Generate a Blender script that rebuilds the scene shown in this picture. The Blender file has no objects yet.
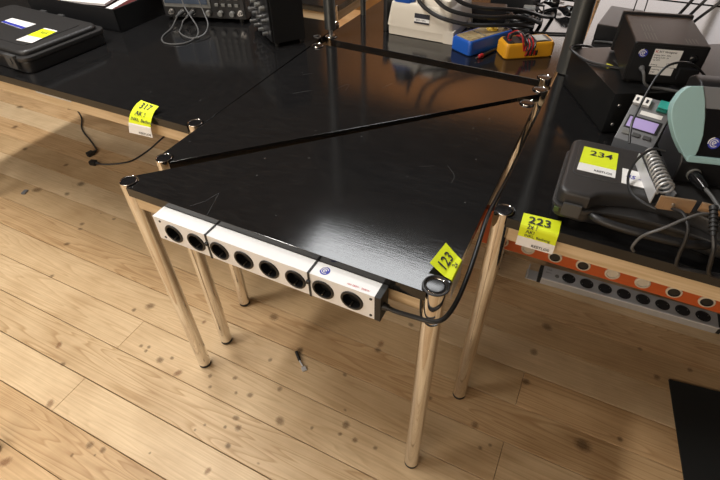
import bpy, bmesh, math, random
from mathutils import Vector, Matrix, noise
S = bpy.context.scene
C = S.collection
PI = math.pi
R = math.radians
rnd = random.Random(7)

# ------------------------------------------------------------------ camera
cd = bpy.data.cameras.new('camera'); cam = bpy.data.objects.new('camera', cd); C.objects.link(cam)
cd.sensor_width = 36; cd.lens = 479.73 / 720 * 36; cd.clip_start = 0.02
rt = Vector((0.89659426, 0.44260919, -0.01469145)); up = Vector((-0.29255177, 0.61687564, 0.73066949)); fw = Vector((-0.33246383, 0.65081606, -0.68257326))
m = Matrix((rt, up, -fw)).transposed().to_4x4(); m.translation = (0.13514877, -0.55083423, 1.36526944)
cam.matrix_world = m; S.camera = cam
# ------------------------------------------------------------------ view and world
S.view_settings.view_transform = 'Standard'; S.view_settings.look = 'None'
S.view_settings.exposure = 0.0; S.view_settings.gamma = 1.0; S.view_settings.use_curve_mapping = False
w = bpy.data.worlds.new('world'); S.world = w; w.use_nodes = True
w.node_tree.nodes['Background'].inputs[0].default_value = (1.0, 0.93, 0.82, 1); w.node_tree.nodes['Background'].inputs[1].default_value = 0.05
# ------------------------------------------------------------------ lamps (ceiling fittings built below, plus added fill and wall wash)
def area(name, loc, sx, sy, power, col, rot=(0, 0, 0)):
    l = bpy.data.lights.new(name, 'AREA'); l.shape = 'RECTANGLE'; l.size = sx; l.size_y = sy; l.energy = power; l.color = col
    o = bpy.data.objects.new(name, l); o.location = loc; o.rotation_euler = rot; C.objects.link(o); return o
LAMPS = [('front', (-1.50, 0.05, 2.93), 0.16, 1.3, 66, (1.0, 0.965, 0.91)),
         ('rear', (-0.90, 1.83, 2.93), 1.40, 0.58, 17, (0.90, 0.95, 1.0)),
         ('near', (-2.6, -1.6, 2.93), 1.2, 0.16, 34, (1.0, 0.965, 0.91))]  # 'near' is an unseen fill lamp, added to lift the lower-left floor
for n, loc, sx, sy, p, col in LAMPS: area('ceiling_lamp_' + n, loc, sx, sy, p, col)
area('frontal_fill', (-0.7, -3.08, 1.75), 2.4, 1.3, 32, (1.0, 0.80, 0.55), (R(90), 0, 0))  # warm fill added behind the camera to brighten camera-facing sides
area('added_wall_wash', (-0.7, 2.86, 2.62), 2.6, 0.10, 46, (1.0, 0.58, 0.22), (R(62), 0, 0))  # unseen warm lamp added so the brown wall reflects brightly in the tops

# ------------------------------------------------------------------ materials
def mat(name, col, rough=0.5, metal=0.0, spec=0.5, bump=0.0, bscale=400, var=0.0, vscale=30, emit=None, es=1.0, coat=0.0, trans=0.0):
    m = bpy.data.materials.new(name); m.use_nodes = True; nt = m.node_tree; b = nt.nodes['Principled BSDF']
    b.inputs['Base Color'].default_value = (*col, 1); b.inputs['Roughness'].default_value = rough; b.inputs['Metallic'].default_value = metal
    b.inputs['Specular IOR Level'].default_value = spec; b.inputs['Coat Weight'].default_value = coat
    if trans: b.inputs['Transmission Weight'].default_value = trans
    if emit: b.inputs['Emission Color'].default_value = (*emit, 1); b.inputs['Emission Strength'].default_value = es
    tc = nt.nodes.new('ShaderNodeTexCoord')
    if var:
        n = nt.nodes.new('ShaderNodeTexNoise'); n.inputs['Scale'].default_value = vscale; n.inputs['Detail'].default_value = 5
        nt.links.new(tc.outputs['Object'], n.inputs['Vector'])
        mx = nt.nodes.new('ShaderNodeMix'); mx.data_type = 'RGBA'
        mx.inputs[6].default_value = (*[c * (1 - var) for c in col], 1); mx.inputs[7].default_value = (*[min(1, c * (1 + var)) for c in col], 1)
        nt.links.new(n.outputs['Fac'], mx.inputs[0]); nt.links.new(mx.outputs[2], b.inputs['Base Color'])
    if bump:
        n = nt.nodes.new('ShaderNodeTexNoise'); n.inputs['Scale'].default_value = bscale; nt.links.new(tc.outputs['Object'], n.inputs['Vector'])
        bp = nt.nodes.new('ShaderNodeBump'); bp.inputs['Strength'].default_value = bump; bp.inputs['Distance'].default_value = 0.002
        nt.links.new(n.outputs['Fac'], bp.inputs['Height']); nt.links.new(bp.outputs['Normal'], b.inputs['Normal'])
    return m
def N(nt, t, **k):
    n = nt.nodes.new(t)
    for a, v in k.items():
        if a.startswith('i_'):
            n.inputs[int(a[2:]) if a[2:].isdigit() else a[2:].replace('_', ' ')].default_value = v
        else: setattr(n, a, v)
    return n
def ramp(nt, src, stops):
    r = nt.nodes.new('ShaderNodeValToRGB'); e = r.color_ramp.elements
    while len(e) < len(stops): e.new(0.5)
    for q, (p, c) in zip(e, stops): q.position = p; q.color = (*c, 1) if len(c) == 3 else c
    nt.links.new(src, r.inputs[0]); return r

def pine_floor():
    m = bpy.data.materials.new('pine_floor'); m.use_nodes = True; nt = m.node_tree; L = nt.links.new; b = nt.nodes['Principled BSDF']
    geo = N(nt, 'ShaderNodeNewGeometry'); at = N(nt, 'ShaderNodeAttribute', attribute_name='plank')
    sep = N(nt, 'ShaderNodeSeparateColor'); L(at.outputs['Color'], sep.inputs[0])
    off = N(nt, 'ShaderNodeVectorMath', operation='SCALE', i_Scale=37.0); L(at.outputs['Vector'], off.inputs[0])
    add = N(nt, 'ShaderNodeVectorMath', operation='ADD'); L(geo.outputs['Position'], add.inputs[0]); L(off.outputs[0], add.inputs[1])
    mp = N(nt, 'ShaderNodeVectorMath', operation='MULTIPLY'); mp.inputs[1].default_value = (0.6, 9.0, 1.0); L(add.outputs[0], mp.inputs[0])
    n1 = N(nt, 'ShaderNodeTexNoise', i_Scale=1.35, i_Detail=2.0, i_Roughness=0.45, i_Distortion=0.25); L(mp.outputs[0], n1.inputs['Vector'])
    mu = N(nt, 'ShaderNodeMath', operation='MULTIPLY'); mu.inputs[1].default_value = 19.0; L(n1.outputs['Fac'], mu.inputs[0])
    fr = N(nt, 'ShaderNodeMath', operation='FRACT'); L(mu.outputs[0], fr.inputs[0])
    rings = ramp(nt, fr.outputs[0], [(0.0, (0, 0, 0)), (0.62, (0.35, 0.35, 0.35)), (0.88, (1, 1, 1)), (1.0, (0, 0, 0))])
    # strength of the figure varies from plank to plank
    fig = N(nt, 'ShaderNodeMath', operation='MULTIPLY'); L(rings.outputs[0], fig.inputs[0])
    fm = N(nt, 'ShaderNodeMapRange'); fm.inputs[3].default_value = 0.06; fm.inputs[4].default_value = 0.68; L(sep.outputs[2], fm.inputs[0]); L(fm.outputs[0], fig.inputs[1])
    # fine fibres
    mp2 = N(nt, 'ShaderNodeVectorMath', operation='MULTIPLY'); mp2.inputs[1].default_value = (6.0, 190.0, 1.0); L(add.outputs[0], mp2.inputs[0])
    n2 = N(nt, 'ShaderNodeTexNoise', i_Scale=1.0, i_Detail=3.0); L(mp2.outputs[0], n2.inputs['Vector'])
    base = N(nt, 'ShaderNodeMix', data_type='RGBA'); base.inputs[6].default_value = (0.70, 0.535, 0.34, 1); base.inputs[7].default_value = (0.43, 0.265, 0.125, 1); L(fig.outputs[0], base.inputs[0])
    tint = N(nt, 'ShaderNodeMix', data_type='RGBA', blend_type='MULTIPLY'); tint.inputs[0].default_value = 1.0
    tr = ramp(nt, sep.outputs[0], [(0.0, (1.0, 0.88, 0.76)), (0.4, (0.86, 0.79, 0.70)), (0.7, (1.0, 0.97, 0.93)), (1.0, (1.08, 1.08, 1.08))]); L(base.outputs[2], tint.inputs[6]); L(tr.outputs[0], tint.inputs[7])
    fib = N(nt, 'ShaderNodeMix', data_type='RGBA', blend_type='MULTIPLY'); fib.inputs[0].default_value = 0.5
    f2 = ramp(nt, n2.outputs['Fac'], [(0.3, (0.78, 0.74, 0.68)), (0.7, (1.08, 1.08, 1.06))]); L(tint.outputs[2], fib.inputs[6]); L(f2.outputs[0], fib.inputs[7])
    # blotchy wear
    n3 = N(nt, 'ShaderNodeTexNoise', i_Scale=7.0, i_Detail=4.0); L(add.outputs[0], n3.inputs['Vector'])
    wr = N(nt, 'ShaderNodeMix', data_type='RGBA', blend_type='MULTIPLY'); wr.inputs[0].default_value = 0.7
    w3 = ramp(nt, n3.outputs['Fac'], [(0.3, (0.84, 0.79, 0.73)), (0.62, (1.05, 1.05, 1.05))]); L(fib.outputs[2], wr.inputs[6]); L(w3.outputs[0], wr.inputs[7])
    # small knots and specks scattered over the boards
    mp4 = N(nt, 'ShaderNodeVectorMath', operation='MULTIPLY'); mp4.inputs[1].default_value = (1.0, 1.5, 1.0); L(add.outputs[0], mp4.inputs[0])
    vo = N(nt, 'ShaderNodeTexVoronoi', i_Scale=3.2); L(mp4.outputs[0], vo.inputs['Vector'])
    kd = ramp(nt, vo.outputs['Distance'], [(0.004, (0.8, 0.8, 0.8)), (0.022, (0, 0, 0))])
    kn = N(nt, 'ShaderNodeMix', data_type='RGBA'); kn.inputs[7].default_value = (0.13, 0.06, 0.025, 1); L(kd.outputs[0], kn.inputs[0]); L(wr.outputs[2], kn.inputs[6])
    L(kn.outputs[2], b.inputs['Base Color']); b.inputs['Roughness'].default_value = 0.46; b.inputs['Specular IOR Level'].default_value = 0.35
    bp = N(nt, 'ShaderNodeBump', i_Strength=0.12, i_Distance=0.001); L(n2.outputs['Fac'], bp.inputs['Height']); L(bp.outputs['Normal'], b.inputs['Normal'])
    return m
def knot_mat(name, core, ring):
    m = bpy.data.materials.new(name); m.use_nodes = True; nt = m.node_tree; L = nt.links.new; b = nt.nodes['Principled BSDF']
    at = N(nt, 'ShaderNodeAttribute', attribute_name='fade'); geo = N(nt, 'ShaderNodeNewGeometry')
    n = N(nt, 'ShaderNodeTexNoise', i_Scale=170.0, i_Detail=3.0); L(geo.outputs['Position'], n.inputs['Vector'])
    mm = N(nt, 'ShaderNodeMath', operation='MULTIPLY_ADD'); mm.inputs[1].default_value = 0.55; L(n.outputs['Fac'], mm.inputs[0])
    sb = N(nt, 'ShaderNodeMath', operation='SUBTRACT'); sb.inputs[1].default_value = 0.30; L(at.outputs['Fac'], sb.inputs[0]); L(sb.outputs[0], mm.inputs[2])
    c = ramp(nt, mm.outputs[0], [(0.15, ring), (0.6, core)]); L(c.outputs[0], b.inputs['Base Color'])
    a = ramp(nt, mm.outputs[0], [(0.03, (0, 0, 0)), (0.62, (0.42, 0.42, 0.42))]); L(a.outputs[0], b.inputs['Alpha'])
    b.inputs['Roughness'].default_value = 0.5; b.inputs['Specular IOR Level'].default_value = 0.3
    return m
def desk_black():
    m = bpy.data.materials.new('black_stained_top'); m.use_nodes = True; nt = m.node_tree; L = nt.links.new; b = nt.nodes['Principled BSDF']
    geo = N(nt, 'ShaderNodeNewGeometry')
    mp = N(nt, 'ShaderNodeVectorMath', operation='MULTIPLY'); mp.inputs[1].default_value = (28.0, 300.0, 1.0); L(geo.outputs['Position'], mp.inputs[0])
    n = N(nt, 'ShaderNodeTexNoise', i_Scale=1.0, i_Detail=4.0, i_Roughness=0.6); L(mp.outputs[0], n.inputs['Vector'])
    n3 = N(nt, 'ShaderNodeTexNoise', i_Scale=6.0, i_Detail=5.0); L(geo.outputs['Position'], n3.inputs['Vector'])
    r = ramp(nt, n.outputs['Fac'], [(0.3, (0.005, 0.005, 0.0055)), (0.72, (0.014, 0.0135, 0.0135))])
    # dust specks
    vo = N(nt, 'ShaderNodeTexVoronoi', i_Scale=42.0); L(geo.outputs['Position'], vo.inputs['Vector'])
    sc = N(nt, 'ShaderNodeSeparateColor'); L(vo.outputs['Color'], sc.inputs[0])
    th = N(nt, 'ShaderNodeMath', operation='GREATER_THAN'); th.inputs[1].default_value = 0.86; L(sc.outputs[0], th.inputs[0])
    d = ramp(nt, vo.outputs['Distance'], [(0.03, (1, 1, 1)), (0.09, (0, 0, 0))])
    mm = N(nt, 'ShaderNodeMath', operation='MULTIPLY'); L(th.outputs[0], mm.inputs[0]); L(d.outputs[0], mm.inputs[1])
    m2 = N(nt, 'ShaderNodeMath', operation='MULTIPLY'); m2.inputs[1].default_value = 0.22; L(mm.outputs[0], m2.inputs[0])
    mx = N(nt, 'ShaderNodeMix', data_type='RGBA'); mx.inputs[7].default_value = (0.5, 0.5, 0.48, 1); L(m2.outputs[0], mx.inputs[0]); L(r.outputs[0], mx.inputs[6])
    L(mx.outputs[2], b.inputs['Base Color'])
    rr = N(nt, 'ShaderNodeMapRange'); rr.inputs[3].default_value = 0.08; rr.inputs[4].default_value = 0.13; L(n3.outputs['Fac'], rr.inputs[0]); L(rr.outputs[0], b.inputs['Roughness'])
    b.inputs['IOR'].default_value = 1.55
    bp = N(nt, 'ShaderNodeBump', i_Strength=0.22, i_Distance=0.0004); L(n.outputs['Fac'], bp.inputs['Height']); L(bp.outputs['Normal'], b.inputs['Normal'])
    return m
def pine_rail():
    m = bpy.data.materials.new('pine_rail'); m.use_nodes = True; nt = m.node_tree; L = nt.links.new; b = nt.nodes['Principled BSDF']
    geo = N(nt, 'ShaderNodeNewGeometry')
    mp = N(nt, 'ShaderNodeVectorMath', operation='MULTIPLY'); mp.inputs[1].default_value = (5, 5, 120); L(geo.outputs['Position'], mp.inputs[0])
    n = N(nt, 'ShaderNodeTexNoise', i_Scale=1.0, i_Detail=4.0); L(mp.outputs[0], n.inputs['Vector'])
    r = ramp(nt, n.outputs['Fac'], [(0.3, (0.50, 0.36, 0.20)), (0.7, (0.68, 0.53, 0.34))]); L(r.outputs[0], b.inputs['Base Color'])
    b.inputs['Roughness'].default_value = 0.5
    return m
M = dict(
    floor=pine_floor(), knot=knot_mat('dark_knot', (0.045, 0.02, 0.012), (0.22, 0.11, 0.05)), knot_b=knot_mat('brown_knot', (0.13, 0.065, 0.028), (0.33, 0.2, 0.10)), knot_r=knot_mat('reddish_knot', (0.24, 0.09, 0.035), (0.42, 0.25, 0.12)),
    gap=mat('floor_gap', (0.05, 0.03, 0.016), 0.9), top=desk_black(), rail=pine_rail(),
    chrome=mat('chrome', (0.80, 0.78, 0.76), 0.07, 1.0), steel=mat('brushed_steel', (0.55, 0.55, 0.55), 0.32, 1.0), grey_steel=mat('grey_steel_post', (0.12, 0.124, 0.12), 0.32, 0.7, var=0.2, vscale=14),
    black=mat('black_plastic', (0.008, 0.008, 0.009), 0.42, bump=0.04, bscale=900), gloss=mat('black_gloss_plastic', (0.008, 0.008, 0.009), 0.16), rubber=mat('black_rubber', (0.014, 0.014, 0.014), 0.55),
    cable=mat('black_cable', (0.016, 0.016, 0.017), 0.35), grey_cable=mat('grey_cable', (0.10, 0.10, 0.10), 0.35),
    case=mat('case_plastic', (0.026, 0.025, 0.025), 0.42, bump=0.15, bscale=700, var=0.15, vscale=18), case_dark=mat('case_plastic_dark', (0.016, 0.016, 0.017), 0.36, bump=0.1, bscale=700),
    latch=mat('grey_latch', (0.055, 0.055, 0.055), 0.45), green=mat('green_mark', (0.05, 0.085, 0.02), 0.5),
    yellow=mat('yellow_paper', (0.70, 0.80, 0.012), 0.6, var=0.05), white=mat('white_paper', (0.80, 0.79, 0.77), 0.6), ink=mat('black_ink', (0.02, 0.02, 0.03), 0.6), blue_ink=mat('blue_ink', (0.03, 0.04, 0.36), 0.5), red_ink=mat('red_ink', (0.55, 0.02, 0.02), 0.5), scratch=mat('scratch_mark', (0.07, 0.07, 0.07), 0.7), grey_ink=mat('grey_ink', (0.22, 0.22, 0.24), 0.6),
    white_plastic=mat('white_painted_metal', (0.80, 0.80, 0.80), 0.33, var=0.03), silver=mat('silver_aluminium', (0.60, 0.61, 0.63), 0.40, 0.35, var=0.08), brass=mat('earth_clip', (0.45, 0.42, 0.38), 0.35, 1.0),
    orange=mat('orange_paint', (0.44, 0.075, 0.009), 0.45, var=0.12, vscale=25), ring=mat('pale_ring', (0.55, 0.52, 0.46), 0.35, 0.3),
    beige=mat('beige_plastic', (0.70, 0.64, 0.54), 0.45, var=0.04, vscale=8), blue=mat('blue_plastic', (0.012, 0.085, 0.40), 0.35), meter_yellow=mat('yellow_holster', (0.62, 0.285, 0.012), 0.42, var=0.08), meter_knob=mat('yellow_knob', (0.85, 0.55, 0.05), 0.4),
    tan=mat('tan_face', (0.26, 0.20, 0.10), 0.5, var=0.6, vscale=70), lcd=mat('grey_lcd', (0.25, 0.27, 0.25), 0.2), red=mat('red_lead', (0.35, 0.012, 0.014), 0.35),
    screen=mat('blue_grey_screen', (0.03, 0.04, 0.055), 0.25, emit=(0.30, 0.40, 0.58), es=0.05), bezel=mat('grey_bezel', (0.16, 0.16, 0.15), 0.4), scope=mat('scope_plastic', (0.010, 0.010, 0.011), 0.45),
    key=mat('grey_key', (0.16, 0.16, 0.15), 0.45), violet=mat('violet_screen', (0.38, 0.31, 0.56), 0.25, emit=(0.45, 0.34, 0.75), es=0.18), grey=mat('grey_plastic', (0.17, 0.175, 0.185), 0.42, var=0.06), teal=mat('teal_button', (0.04, 0.42, 0.36), 0.3), teal_dark=mat('teal_button_side', (0.01, 0.17, 0.13), 0.3),
    mint=mat('mint_plastic', (0.29, 0.45, 0.45), 0.42), psu=mat('satin_black_metal', (0.009, 0.0085, 0.0085), 0.36, bump=0.05, bscale=1200), box=mat('black_metal_box', (0.009, 0.009, 0.009), 0.3, bump=0.05, bscale=1000, var=0.3, vscale=12), slot=mat('vent_slot', (0.12, 0.115, 0.105), 0.5),
    copper=mat('coppery_bracket', (0.46, 0.31, 0.19), 0.38, 0.6, var=0.12, vscale=40), spring=mat('spring_steel', (0.50, 0.50, 0.50), 0.45, 0.6),
    mat_black=mat('black_mat', (0.009, 0.010, 0.010), 0.75, bump=0.2, bscale=500), card=mat('cardboard', (0.40, 0.25, 0.12), 0.7), maroon=mat('maroon', (0.10, 0.02, 0.02), 0.5), warn=mat('yellow_sticker', (0.75, 0.72, 0.06), 0.5),
    wall=mat('white_wall', (0.62, 0.60, 0.57), 0.8, var=0.04, vscale=3), ceil=mat('ceiling_paint', (0.22, 0.20, 0.18), 0.9, var=0.05, vscale=2), darkwall=mat('dark_wall', (0.06, 0.055, 0.05), 0.7, var=0.2, vscale=3),
    woodwall=mat('brown_wood_wall', (0.28, 0.14, 0.042), 0.6, var=0.9, vscale=2.2), pane=mat('bright_pane', (0.8, 0.8, 0.8), 0.2, emit=(1.0, 0.93, 0.93), es=1.6), lampglass=mat('lamp_diffuser', (0.9, 0.9, 0.9), 0.4, emit=(1, 0.97, 0.92), es=4.0), frame=mat('white_frame', (0.7, 0.7, 0.68), 0.5), bulb_warm=mat('warm_diffuser', (0.9, 0.8, 0.6), 0.4, emit=(1, 0.7, 0.4), es=3.0))

# ------------------------------------------------------------------ mesh building
MATS = {}
class MB:
    def __init__(s): s.bm = bmesh.new(); s.slots = []; s.mi = 0; s.tagged = []
    def use(s, m):
        if m not in s.slots: s.slots.append(m)
        s.mi = s.slots.index(m); return s
    def _new(s, fs):
        for f in fs: f.material_index = s.mi
    def poly(s, vs, fs, M4=None):
        bv = [s.bm.verts.new(M4 @ Vector(v) if M4 else Vector(v)) for v in vs]; out = []
        for f in fs:
            try: out.append(s.bm.faces.new([bv[i] for i in f]))
            except ValueError: pass
        s._new(out); return out
    def box(s, c, d, rz=0, bev=0.0, M4=None, seg=2):
        t = bmesh.new(); bmesh.ops.create_cube(t, size=1)
        for v in t.verts: v.co = Vector((v.co.x * d[0], v.co.y * d[1], v.co.z * d[2]))
        if bev: bmesh.ops.bevel(t, geom=t.edges[:], offset=min(bev, min(d) * 0.45), segments=seg, affect='EDGES', profile=0.7)
        X = Matrix.Translation(c) @ Matrix.Rotation(rz, 4, 'Z')
        if M4: X = M4 @ X
        s.merge(t, X); return s
    def merge(s, t, X=None):
        t.verts.ensure_lookup_table(); t.verts.index_update()
        s.poly([v.co.copy() for v in t.verts], [[v.index for v in f.verts] for f in t.faces], X); t.free()
    def prism(s, pts, z0, z1, bev=0.0, M4=None, seg=2):
        t = bmesh.new(); a = [t.verts.new((p[0], p[1], z0)) for p in pts]; b = [t.verts.new((p[0], p[1], z1)) for p in pts]; n = len(pts)
        t.faces.new(a[::-1]); t.faces.new(b)
        for i in range(n): t.faces.new((a[i], a[(i + 1) % n], b[(i + 1) % n], b[i]))
        bmesh.ops.recalc_face_normals(t, faces=t.faces[:])
        if bev:
            es = [e for e in t.edges if abs(e.verts[0].co.z - e.verts[1].co.z) < 1e-7]
            bmesh.ops.bevel(t, geom=es, offset=bev, segments=seg, affect='EDGES', profile=0.6)
        s.merge(t, M4); return s
    def cyl(s, p0, p1, r0, r1=None, n=20, cap=True, bev=0):
        p0, p1 = Vector(p0), Vector(p1); r1 = r0 if r1 is None else r1; d = (p1 - p0).normalized()
        u = d.orthogonal().normalized(); v = d.cross(u)
        prof = [(0, r0), (1, r1)]
        L = (p1 - p0).length
        if bev: prof = [(0, r0 - bev), (bev / L, r0), (1 - bev / L, r1), (1, r1 - bev)]
        vs = []; fs = []
        for t, r in prof:
            for k in range(n):
                a = 2 * PI * k / n; vs.append(p0 + (p1 - p0) * t + (u * math.cos(a) + v * math.sin(a)) * r)
        for j in range(len(prof) - 1):
            for k in range(n): fs.append((j * n + k, j * n + (k + 1) % n, (j + 1) * n + (k + 1) % n, (j + 1) * n + k))
        if cap: fs.append(tuple(range(n))[::-1]); fs.append(tuple((len(prof) - 1) * n + k for k in range(n)))
        s.poly(vs, fs); return s
    def lathe(s, p0, axis, prof, n=24):
        p0 = Vector(p0); d = Vector(axis).normalized(); u = d.orthogonal().normalized(); v = d.cross(u); vs = []; fs = []
        for h, r in prof:
            for k in range(n):
                a = 2 * PI * k / n; vs.append(p0 + d * h + (u * math.cos(a) + v * math.sin(a)) * max(r, 1e-5))
        for j in range(len(prof) - 1):
            for k in range(n): fs.append((j * n + k, j * n + (k + 1) % n, (j + 1) * n + (k + 1) % n, (j + 1) * n + k))
        s.poly(vs, fs); return s
    def tube(s, pts, r, n=8, res=8, closed=False, smooth=True):
        P = [Vector(p) for p in pts]
        if smooth and len(P) > 2:
            q = []; m_ = len(P)
            for i in range(m_ if closed else m_ - 1):
                g = lambda k: P[k % m_] if closed else P[max(0, min(m_ - 1, k))]
                a, b, c, d = g(i - 1), g(i), g(i + 1), g(i + 2)
                for k in range(res):
                    t = k / res; q.append(0.5 * ((2 * b) + (c - a) * t + (2 * a - 5 * b + 4 * c - d) * t * t + (3 * b - a - 3 * c + d) * t ** 3))
            if not closed: q.append(P[-1])
            P = q
        k_ = len(P); vs = []; fs = []; u = None
        for i in range(k_):
            t = (P[(i + 1) % k_] - P[i - 1]) if closed else (P[min(i + 1, k_ - 1)] - P[max(i - 1, 0)])
            t = t.normalized() if t.length > 1e-9 else Vector((0, 0, 1))
            u = t.orthogonal().normalized() if u is None else (u - t * u.dot(t)).normalized()
            v = t.cross(u)
            for j in range(n):
                a = 2 * PI * j / n; vs.append(P[i] + (u * math.cos(a) + v * math.sin(a)) * r)
        for i in range(k_ if closed else k_ - 1):
            for j in range(n): fs.append((i * n + j, i * n + (j + 1) % n, ((i + 1) % k_) * n + (j + 1) % n, ((i + 1) % k_) * n + j))
        if not closed: fs.append(tuple(range(n))[::-1]); fs.append(tuple((k_ - 1) * n + j for j in range(n)))
        s.poly(vs, fs); return s
    def quad(s, a, b, c, d): s.poly([a, b, c, d], [(0, 1, 2, 3)]); return s
    def sheet(s, a, b, c, d, th=0.0005):
        a, b, c, d = map(Vector, (a, b, c, d)); n = (b - a).cross(d - a).normalized() * th
        s.poly([a - n, b - n, c - n, d - n, a, b, c, d], [(3, 2, 1, 0), (4, 5, 6, 7), (0, 1, 5, 4), (1, 2, 6, 5), (2, 3, 7, 6), (3, 0, 4, 7)]); return s
    def text(s, txt, size, fn, shear=0, wide=1.0):
        vs, fs = text_mesh(txt)
        s.poly([fn(v[0] * size * wide + shear * v[1] * size, v[1] * size) for v in vs], fs); return s
    def build(s, name, m, parent=None, world=True, smooth=True, recalc=True):
        me = bpy.data.meshes.new(name)
        if recalc: bmesh.ops.recalc_face_normals(s.bm, faces=s.bm.faces[:])
        s.bm.to_mesh(me); s.bm.free()
        if s.slots:
            for k in s.slots: me.materials.append(M[k])
        else: me.materials.append(M[m])
        o = bpy.data.objects.new(name, me); C.objects.link(o)
        if parent:
            o.parent = parent
            W = MATS.get(parent.name, Matrix.Identity(4)); MATS[o.name] = W
            if world: me.transform(W.inverted())
        else: MATS[o.name] = Matrix.Identity(4)
        if smooth:
            for p in me.polygons: p.use_smooth = True
            me.set_sharp_from_angle(angle=R(38))
            wn_ = o.modifiers.new('weighted_normals', 'WEIGHTED_NORMAL'); wn_.keep_sharp = True; wn_.weight = 90
        return o
TXT = {}
def text_mesh(txt):
    if txt in TXT: return TXT[txt]
    cu = bpy.data.curves.new('t', 'FONT'); cu.body = txt; cu.size = 1.0; cu.resolution_u = 3; cu.offset = 0.012
    o = bpy.data.objects.new('t', cu); C.objects.link(o); dg = bpy.context.evaluated_depsgraph_get(); dg.update()
    me = bpy.data.meshes.new_from_object(o.evaluated_get(dg))
    r = ([tuple(v.co) for v in me.vertices], [tuple(p.vertices) for p in me.polygons])
    bpy.data.objects.remove(o); bpy.data.curves.remove(cu); bpy.data.meshes.remove(me)
    TXT[txt] = r; return r
def tag(o, label, cat, group=None):
    o['label'] = label; o['category'] = cat
    if group: o['group'] = group
    return o
def thing(name, label, cat, loc=(0, 0, 0), rz=0, group=None):
    o = bpy.data.objects.new(name, None); C.objects.link(o); o.empty_display_size = 0.05
    o.location = loc; o.rotation_euler = (0, 0, rz); MATS[o.name] = Matrix.Translation(loc) @ Matrix.Rotation(rz, 4, 'Z')
    return tag(o, label, cat, group)
def LM(o): return MATS[o.name]
def set_origin(o, p):
    """move the origin of a one-mesh thing to the point p"""
    o.data.transform(Matrix.Translation(-Vector(p))); o.location = p; MATS[o.name] = Matrix.Translation(p); return o
def struct(o): o['kind'] = 'structure'; return o
class Ribbon:
    """a strip of paper given by left/right edge points from top to bottom"""
    def __init__(s, st):
        s.st = [(Vector(a), Vector(b)) for a, b in st]; s.len = [0.0]
        for (a, b), (c, d) in zip(s.st, s.st[1:]): s.len.append(s.len[-1] + ((c + d) / 2 - (a + b) / 2).length)
        s.w = (s.st[0][1] - s.st[0][0]).length
    def at(s, x, y, eps=0.0):
        y = max(0, min(s.len[-1] - 1e-6, y)); i = max(k for k in range(len(s.len) - 1) if s.len[k] <= y)
        t = (y - s.len[i]) / (s.len[i + 1] - s.len[i]); a = s.st[i][0].lerp(s.st[i + 1][0], t); b = s.st[i][1].lerp(s.st[i + 1][1], t)
        dn = (s.st[i + 1][0] - s.st[i][0]); n = (b - a).cross(-dn).normalized()
        return a + (b - a) * (x / s.w) + n * eps
    def paper(s, mb, y0, y1, th=0.0006, k=48):
        vs = []; fs = []
        for i in range(k + 1):
            y = y0 + (y1 - y0) * i / k
            vs += [s.at(0, y), s.at(s.w, y), s.at(s.w, y, -th), s.at(0, y, -th)]
        for i in range(k):
            a = i * 4; b = a + 4
            for q in range(4): fs.append((a + q, a + (q + 1) % 4, b + (q + 1) % 4, b + q))
        fs += [(0, 1, 2, 3), (k * 4 + 3, k * 4 + 2, k * 4 + 1, k * 4)]
        mb.poly(vs, fs)
    def text(s, mb, txt, size, x, y, **k): mb.text(txt, size, lambda u, v: s.at(x + u, y - v, 0.0018), **k)
def plane_fn(o, ux, uy, eps=0.0004):
    o, ux, uy = Vector(o), Vector(ux).normalized(), Vector(uy).normalized(); n = ux.cross(uy).normalized() * eps
    return lambda u, v: o + ux * u + uy * v + n

# ------------------------------------------------------------------ the room
X0, X1, Y0, Y1, ZC = -4.2, 2.6, -3.2, 4.4, 3.0
mb = MB().use('gap'); mb.box(((X0 + X1) / 2, (Y0 + Y1) / 2, -0.03), (X1 - X0, Y1 - Y0, 0.04))
JO = {-3: [-1.041], -1: [-1.037], 0: [0.217], 2: [0.221]}
plk = []
W0, Y_REF = 0.1266, 0.043
j0 = int((Y0 - Y_REF) / W0) - 1
j = j0
while Y_REF + j * W0 < Y1:
    ya, yb = max(Y0, Y_REF + j * W0), min(Y1, Y_REF + (j + 1) * W0)
    if yb - ya > 0.004:
        cuts = JO.get(j)
        if cuts is None: cuts = [rnd.uniform(-3.9, -2.9), rnd.uniform(1.0, 2.0)]
        xs = [X0] + sorted(cuts) + [X1]
        for xa, xb in zip(xs, xs[1:]):
            col = (rnd.random(), rnd.random(), rnd.random())
            if j == -2: col = (0.75, 0.37, 0.97)
            if j == -4: col = (0.3, 0.81, 0.9)
            if j == -3: col = (0.95, 0.22, 0.3)
            g = 0.0011 if j not in (-3, -2) else 0.0016
            plk.append((xa + 0.0006, xb - 0.0006, ya + g, yb - g * 0.6, col))
    j += 1
mb.use('floor'); pf = []
for xa, xb, ya, yb, col in plk:
    b_ = 0.0012
    fs = mb.poly([(xa, ya, -0.009), (xb, ya, -0.009), (xb, yb, -0.009), (xa, yb, -0.009), (xa, ya, -b_), (xb, ya, -b_), (xb, yb, -b_), (xa, yb, -b_), (xa + b_ * .4, ya + b_, 0), (xb - b_ * .4, ya + b_, 0), (xb - b_ * .4, yb - b_, 0), (xa + b_ * .4, yb - b_, 0)],
                 [(0, 1, 5, 4), (1, 2, 6, 5), (2, 3, 7, 6), (3, 0, 4, 7), (4, 5, 9, 8), (5, 6, 10, 9), (6, 7, 11, 10), (7, 4, 8, 11), (8, 9, 10, 11)])
    for f in fs: pf.append((f, col))
lay = mb.bm.loops.layers.float_color.new('plank'); fad = mb.bm.verts.layers.float.new('fade')
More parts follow.
